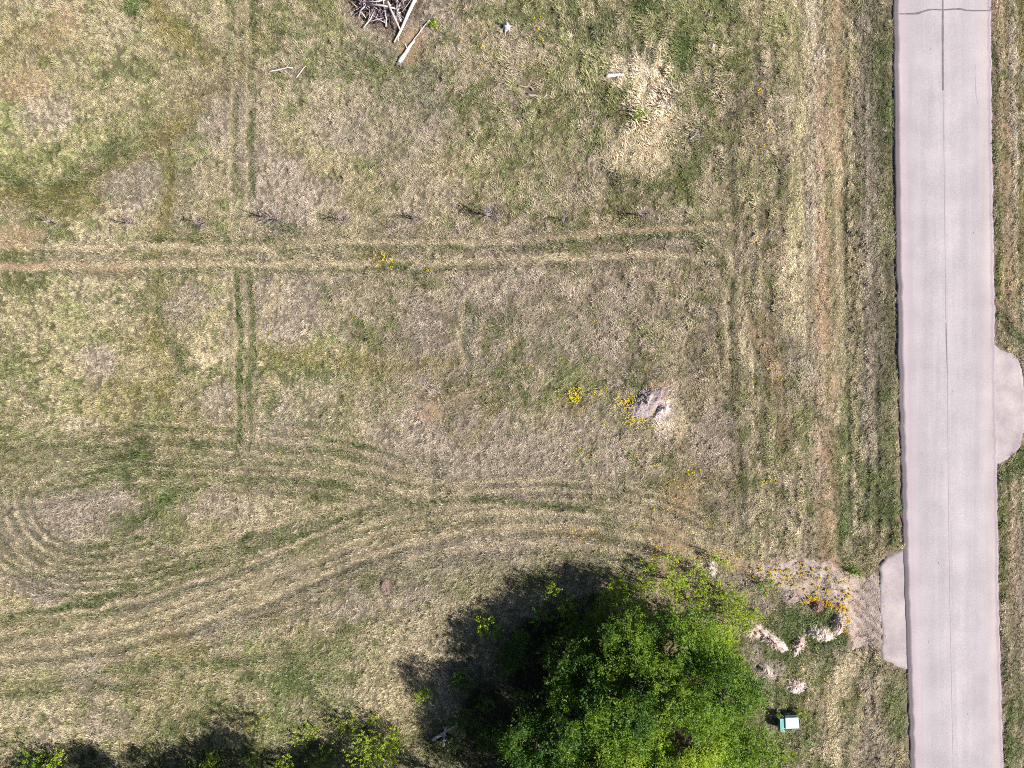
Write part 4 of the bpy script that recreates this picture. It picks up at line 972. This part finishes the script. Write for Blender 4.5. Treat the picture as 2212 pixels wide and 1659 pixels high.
# row of bare young trees across the field
GR = 'row of bare planted young trees across the field'
for i, (u, v, lab, tw, dens) in enumerate((
        (135, 487, 'bare young tree at the left end of the planted row', 12, 1), (290, 486, 'bare young tree second from the left in the planted row', 14, 1.2), (445, 485, 'grey bare young tree above a green tuft in the row', 18, 1),
        (600, 478, 'bushy bare young tree with a forked dark shadow left of centre in the row', 26, 1.5), (752, 481, 'grey twiggy bare young tree fifth in the row', 24, 1.2), (905, 478, 'bare young tree sixth in the row with a long thin shadow', 20, 1),
        (1063, 470, 'largest bushy bare young tree with a forked shadow in the row', 30, 1.7), (1218, 478, 'small bare young tree eighth in the row', 12, 1), (1385, 470, 'brown bare young tree at the right end of the row', 22, 1.1))):
    x, y = P(u, v); z = gz_at(x, y); o = thing('young_tree', (x, y, z), lab, 'young tree', GR)
    mb = MB(); hy = (1.2+1.2*R.random())*dens**.3; mb.tube([(0, 0, -.1), (.02, 0, hy*.45), (.3*(R.random()-.5), .3*(R.random()-.5), hy)], [.036, .028, .012], 6, srgb(150, 136, 134)); link('trunk', mb.mesh('trunk', M_wood), o)
    for k in range(tw):
        th = R.random()*6.28; h0 = .1+1.5*R.random(); L = (.35+.5*R.random())*dens*(1.2-h0*.4)
        d2 = np.array([math.cos(th), math.sin(th), .9])*L*.75
        cc_ = srgb(168, 152, 156) if k % 3 else srgb(120, 106, 104)
        mb = MB(); mb.tube([(0, 0, h0), (d2*.5+(0, 0, h0)), d2+(0, 0, h0+.05)], [.024, .018, .009], 4, cc_)
        e = d2*.6+(0, 0, h0); s2 = np.array([math.cos(th+1), math.sin(th+1), .8])*L*.35; mb.tube([e, e+s2], [.01, .005], 3, cc_); s2 = np.array([math.cos(th-1), math.sin(th-1), .8])*L*.35; mb.tube([d2*.4+(0, 0, h0), d2*.4+(0, 0, h0)+s2], [.01, .005], 3, cc_)
        link('twig', mb.mesh('twig', M_wood), o)

# ------------------------------------------------------------------ dandelions
M_flower = attr_mat('petal', rough=.8)


def dandelion_mesh(nf, rad, seed, orange=0.0):
    rg = np.random.default_rng(seed); mb = MB()
    for k in range(14):      # leaf rosette
        th = rg.random()*6.28; L = rad*(.5+.5*rg.random()); w = .03; d = np.array([math.cos(th), math.sin(th), 0]); n = np.array([-d[1], d[0], 0])
        mb.add([(0, 0, .02), d*L*.5+n*w+(0, 0, .06), d*L+(0, 0, .03), d*L*.5-n*w+(0, 0, .06)], q=[(0, 1, 2, 3)], c=np.array(srgb(84, 108, 50)))
    for k in range(nf):
        th = rg.random()*6.28; q = rad*math.sqrt(rg.random())*.85; c = np.array([q*math.cos(th), q*math.sin(th), .1+.1*rg.random()]); r_ = .028+.014*rg.random()
        ring = [c+(r_*math.cos(a), r_*math.sin(a), 0) for a in np.linspace(0, 2*math.pi, 6, endpoint=False)]; top = c+(0, 0, .018)
        col = np.array(srgb(212, 178, 40))*(1-orange)+np.array(srgb(214, 154, 40))*orange; col = col*(.8+.3*rg.random())
        mb.add(ring+[top], t=[(6, i, (i+1) % 6) for i in range(6)], c=col)
        mb.tube([c-(0, 0, .002), (c[0]*.4, c[1]*.4, .02)], [.006, .006], 3, srgb(120, 140, 70))
    return mb.mesh('dandelion', M_flower)


DM = [dandelion_mesh(9+3*(i % 4), .13+.03*(i % 3), 900+i, .0 if i < 4 else .7) for i in range(8)]+[dandelion_mesh(1, .12, 950+i) for i in range(3)]
GD = 'dandelions blooming on and around the gravel drive'


def dl(u, v, few):
    if few: return 'low dark rosette of dandelion leaves with a single bloom on bare pink gravel'
    if v > 1310: return 'dandelion in the upright orange flowered strip right of the tall narrow mound'
    if v > 1290: return 'dandelion in the dense orange band along the lower edge of the gravel drive'
    if u < 1675: return 'dandelion at the far left tip of the gravel drive'
    if u < 1760: return 'dandelion in the loose yellow scatter on the upper left half of the gravel'
    return 'dandelion in the thin yellow scatter on the right half of the gravel'



px = [  # picture positions of flowering plants on the gravel
    (1640, 1228), (1646, 1231), (1659, 1235), (1665, 1242), (1663, 1236), (1699, 1229), (1704, 1231), (1695, 1233), (1722, 1217), (1730, 1216), (1736, 1221), (1752, 1226), (1754, 1230), (1748, 1236), (1729, 1241), (1735, 1238), (1738, 1252),
    (1743, 1252), (1687, 1250), (1691, 1253), (1697, 1259), (1702, 1262), (1688, 1260), (1680, 1262), (1668, 1256), (1713, 1264), (1720, 1265), (1728, 1269), (1737, 1272), (1745, 1280), (1741, 1286), (1750, 1292), (1756, 1262), (1762, 1265),
    (1768, 1268), (1776, 1270), (1782, 1273), (1786, 1275), (1812, 1258), (1817, 1257), (1823, 1256), (1836, 1273), (1838, 1275), (1824, 1278), (1821, 1276), (1829, 1286), (1832, 1290), (1813, 1287), (1805, 1291), (1822, 1294), (1787, 1232), (1745, 1300)]
for k in range(70):
    t_ = R.random(); u = 1745+t_*85+R.normal()*5; v = 1296+t_*10+R.normal()*6+(max(0, t_-.7)*40 if R.random() < .4 else 0); px.append((u, v))
for k in range(22): px.append((1829+R.normal()*4, 1318+R.random()*50))
for k in range(26): px.append((1650+R.random()*190, 1226+R.random()*75))
n_full = len(px)
for k in range(70): px.append((1660+R.random()*200, 1222+R.random()*80))
for k, (u, v) in enumerate(px):
    few = k >= n_full
    if few and poly_sd(np.array([KX(u)]), np.array([KY(v)]), GRAVEL)[0] > -.1: continue
    x, y = P(u, v); o = link('dandelion', DM[8+k % 3] if few else DM[(4+R.integers(0, 4)) if v > 1292 and R.random() < .65 else R.integers(0, 4)], None, (x, y, gz_at(x, y)+.05)); o.rotation_euler.z = R.random()*6.28
    s_ = .45+.4*R.random(); o.scale = (s_, s_, s_)
    tag(o, dl(u, v, few), 'dandelion', GD)
# loose sprinkling over the field: nobody could count it
pts = []
for (u, v, su, sv, n) in ((1400, 870, 16, 9, 90), (1408, 882, 8, 8, 50), (1355, 868, 26, 14, 55), (1370, 905, 16, 10, 30), (1244, 855, 12, 14, 45), (1240, 850, 25, 20, 16), (1290, 846, 14, 8, 10), (1437, 862, 4, 7, 14), (1450, 1170, 80, 50, 22), (1645, 550, 14, 60, 20), (1635, 300, 20, 100, 26),
                          (1650, 800, 25, 50, 14), (1666, 1035, 16, 8, 10), (830, 560, 16, 16, 16), (1160, 60, 20, 50, 14), (1000, 120, 120, 50, 16), (1250, 1155, 40, 12, 10), (1800, 1480, 40, 40, 8), (1100, 800, 400, 300, 40), (1490, 1040, 60, 40, 18), (1400, 960, 90, 40, 16), (1665, 1240, 30, 14, 12), (1560, 1215, 50, 24, 14), (560, 1560, 60, 30, 8)):
    for k in range(n): pts.append((u+R.normal()*su*.7, v+R.normal()*sv*.7))
mb = MB(); tmp = []
for u, v in pts:
    x, y = P(u, v); z = gz_at(x, y)+.24; tmp.append((x, y, z))
    for k in range(R.integers(1, 4)):
        c = np.array([x, y, z])+R.normal(size=3)*np.array([.09, .09, .03]); r_ = .026+.02*R.random()
        ring = [c+(r_*math.cos(a), r_*math.sin(a), 0) for a in np.linspace(0, 2*math.pi, 6, endpoint=False)]
        mb.add(ring+[c+(0, 0, .02)], t=[(6, i, (i+1) % 6) for i in range(6)], c=np.array(srgb(222, 196, 20))*(.8+.35*R.random()))
        mb.tube([c-(0, 0, .003), (c[0], c[1], z-.3)], [.006, .006], 3, srgb(120, 140, 70))
tag(link('meadow_flowers', mb.mesh('meadow_flowers', M_flower)), 'yellow dandelion heads scattered through the meadow grass, thickest by the lilac mound', kind='stuff')

# loose stones on the gravel and the soil
mb = MB(); k = 0
while k < 1500:
    u = 1640+R.random()*270; v = 1205+R.random()*205; x, y = P(u, v)
    if poly_sd(np.array([x]), np.array([y]), GRAVEL)[0] > .1 or R.random() > (u-1600)/300: continue
    k += 1; r_ = .014+.03*R.random()**2; z = gz_at(x, y)+.055; c = np.array(srgb(196, 164, 154))*(.5+.7*R.random())
    d = (R.random((6, 3))*.5+.75)
    vv = np.array([(1, 0, 0), (0, 1, 0), (-1, 0, 0), (0, -1, 0), (0, 0, .8), (0, 0, -.6)])*d*r_+(x, y, z)
    mb.add(vv, t=[(0, 1, 4), (1, 2, 4), (2, 3, 4), (3, 0, 4), (1, 0, 5), (2, 1, 5), (3, 2, 5), (0, 3, 5)], c=c)
tag(link('loose_gravel', mb.mesh('loose_gravel', M_mound)), 'loose pinkish stones strewn over the gravel drive', kind='stuff')

# ------------------------------------------------------------------ grass: tufts on points, colour and size read from the field layout
def tuft_mesh(name, nb, L, spread, width, lean, up, seed):
    rg = np.random.default_rng(seed); mb = MB()
    for k in range(nb):
        th = rg.normal()*lean+(math.pi if rg.random() < .22 else 0) if lean < 2 else rg.random()*6.28
        d = np.array([math.cos(th), math.sin(th), 0]); n = np.array([-d[1], d[0], 0])
        th2 = rg.random()*6.28; q = spread*math.sqrt(rg.random()); b0 = np.array([q*math.cos(th2), q*math.sin(th2), -.03])
        l_ = L*(.55+.7*rg.random()); w = width*(.6+.8*rg.random()); e = up*(.5+rg.random())
        p1 = b0+d*l_*.35+(0, 0, l_*e*.8); p2 = b0+d*l_*.95+(0, 0, l_*e*(.75+.4*rg.random()))+n*l_*.25*(rg.random()-.5)
        c = np.ones(3)*(.45+1.05*rg.random()); c = c*np.array([1+.12*(rg.random()-.5), 1, 1+.2*(rg.random()-.5)])
        cc = np.array([c*.6, c*.6, c*.95, c*.95, c*1.1])
        mb.add([b0-n*w*.5, b0+n*w*.5, p1+n*w*.5, p1-n*w*.5, p2], q=[(0, 1, 2, 3)], t=[(3, 2, 4)], c=cc)
    return mb.mesh(name, M_grass)


src = bpy.data.collections.new('grass_tuft_kinds')
for i in range(8):
    o = bpy.data.objects.new('grass_tuft_%d' % i, tuft_mesh('grass_tuft', 16, .21, .085, .015, .75 if i < 6 else 9, .5 if i % 2 else .8, 40+i)); src.objects.link(o)

HX, HY = 42.5, 32.5
DENS = 88
N = int(4*HX*HY*DENS)
gxp = (R.random(N)*2-1)*HX; gyp = (R.random(N)*2-1)*HY
Fp = fields(gxp, gyp)
pr = np.ones(N)
pr *= np.maximum(sstep(.0, .6, Fp['sdg']+1.0*(fbm(gxp, gyp, .7, 3, 95)-.5)), .05+.5*sstep(.55, .7, fbm(gxp, gyp, .5, 2, 94))*sstep(KX(1850), KX(1780), gxp))
pr *= (Fp['roadd'] > .04+.16*fbm(gxp, gyp, .8, 2, 87))*(Fp['sda'] > .08)
pr *= .3+.7*sstep(.1, .7, np.minimum(Fp['roadd'], Fp['sda'])+.5*(fbm(gxp, gyp, .6, 2, 97)-.5))
pr *= 1-.45*np.clip(Fp['soil'], 0, 1)-.6*Fp['bare']
cu = (gxp*.92+gyp*.4); cv = (gyp*.92-gxp*.4)*.55; clump = fbm(cu, cv, .24, 2, 98); pr *= np.maximum(.16+1.0*sstep(.34, .58, clump), .9*np.clip(Fp['straw'], 0, 1))
tallm = sstep(KX(960), KX(1100), gxp)*sstep(KY(450), KY(180), gyp)*sstep(KX(1650), KX(1560), gxp)
bnm = np.exp(-((gxp-KX(1400))/(85/S))**2-((gyp-KY(225))/(150/S))**2)
gap = 1-sstep(.36, .52, fbm(gxp, gyp*.45, .55, 3, 120)); pr *= 1-gap*(.55*tallm+.35*bnm)
for x, y, r_ in KEEP: pr[(gxp-x)**2+(gyp-y)**2 < r_*r_] = 0
ok = R.random(N) < pr
gxp = gxp[ok]; gyp = gyp[ok]; Fp = {k: v[ok] for k, v in Fp.items()}; n = len(gxp)
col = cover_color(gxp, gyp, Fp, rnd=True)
bright = (1+.62*(R.random(n)-.5))*(.74+.6*fbm(gxp, gyp, .3, 2, 99))*(1+.16*np.clip(Fp['straw'], 0, 1))
vg = sstep(KX(1575), KX(1640), gxp+.02*gyp); stk = fbm(gxp*1.0, gyp*.07, .28, 3, 140)
bright *= 1+vg*(stk-.5)*.9
col = np.clip(col*bright[:, None], 0, .9).astype(np.float32)
H = .75+.5*fbm(gxp, gyp, 1.3, 3, 101)+.35*(R.random(n)-.5)
H *= 1+.8*vg*(stk-.5)
H *= 1-.35*Fp['straw']-.35*Fp['soil']-.15*Fp['pink']
H *= 1+.55*Fp['B']*sstep(.45, .65, fbm(gxp, gyp, 1.1, 2, 102))
bn_ok = np.exp(-((gxp-KX(1400))/(85/S))**2-((gyp-KY(225))/(150/S))**2); H *= 1+1.0*bn_ok
tall = sstep(KX(1000), KX(1150), gxp)*sstep(KY(420), KY(150), gyp)*sstep(KX(1640), KX(1550), gxp); H *= 1+.45*tall*sstep(.4, .6, fbm(gxp, gyp*.5, .8, 2, 121))
H *= 1+.35*Fp['green']+.3*Fp['pale']*(gxp < KX(1500))
ang = math.radians(112)+math.pi*1.1*(fbm(gxp, gyp, 5, 2, 103)-.5)+1.2*(fbm(gxp, gyp, .9, 2, 104)-.5)
tw = np.clip(Fp['tw'], 0, 1); ta = np.arctan2(Fp['ty'], Fp['tx'])
dxa = np.cos(ang)*(1-tw)+np.cos(ta)*tw; dya = np.sin(ang)*(1-tw)+np.sin(ta)*tw
ang = np.arctan2(dya, dxa)+R.normal(size=n)*.35
zp = ground_h(gxp, gyp)-.12*np.clip(Fp['dark'], 0, 1)-.03*Fp['straw']-.06*Fp['green']
gm = bpy.data.meshes.new('grass'); gm.vertices.add(n)
gm.vertices.foreach_set('co', np.stack([gxp, gyp, zp], 1).astype(np.float32).ravel())
a = gm.attributes.new('tcol', 'FLOAT_COLOR', 'POINT'); a.data.foreach_set('color', np.concatenate([col, np.ones((n, 1), np.float32)], 1).ravel())
a = gm.attributes.new('rot', 'FLOAT_VECTOR', 'POINT'); a.data.foreach_set('vector', np.stack([(R.random(n)-.5)*.3, (R.random(n)-.5)*.3, ang], 1).astype(np.float32).ravel())
a = gm.attributes.new('sca', 'FLOAT', 'POINT'); a.data.foreach_set('value', H.astype(np.float32))
grass = link('grass', gm)
tag(grass, 'rough dry meadow grass, straw and green, covering the whole field and verges', kind='stuff')
ng = bpy.data.node_groups.new('grass_tufts', 'GeometryNodeTree')
ng.interface.new_socket('Geometry', in_out='INPUT', socket_type='NodeSocketGeometry'); ng.interface.new_socket('Geometry', in_out='OUTPUT', socket_type='NodeSocketGeometry')
gi = ng.nodes.new('NodeGroupInput'); go = ng.nodes.new('NodeGroupOutput')
ip = ng.nodes.new('GeometryNodeInstanceOnPoints'); ci = ng.nodes.new('GeometryNodeCollectionInfo')
ci.inputs['Collection'].default_value = src; ci.inputs['Separate Children'].default_value = True; ci.inputs['Reset Children'].default_value = True
ip.inputs['Pick Instance'].default_value = True
ar = ng.nodes.new('GeometryNodeInputNamedAttribute'); ar.data_type = 'FLOAT_VECTOR'; ar.inputs[0].default_value = 'rot'
as_ = ng.nodes.new('GeometryNodeInputNamedAttribute'); as_.data_type = 'FLOAT'; as_.inputs[0].default_value = 'sca'
er = ng.nodes.new('FunctionNodeEulerToRotation')
rv = ng.nodes.new('FunctionNodeRandomValue'); rv.data_type = 'INT'
for s_ in rv.inputs:
    if s_.name == 'Max' and s_.type == 'INT': s_.default_value = 7
L = ng.links.new
L(gi.outputs[0], ip.inputs['Points']); L(ci.outputs[0], ip.inputs['Instance'])
L([o for o in ar.outputs if o.name == 'Attribute' and o.enabled][0], er.inputs[0]); L(er.outputs[0], ip.inputs['Rotation'])
L([o for o in as_.outputs if o.name == 'Attribute' and o.enabled][0], ip.inputs['Scale'])
L([o for o in rv.outputs if o.type == 'INT'][0], ip.inputs['Instance Index'])
L(ip.outputs[0], go.inputs[0])
md = grass.modifiers.new('tufts', 'NODES'); md.node_group = ng
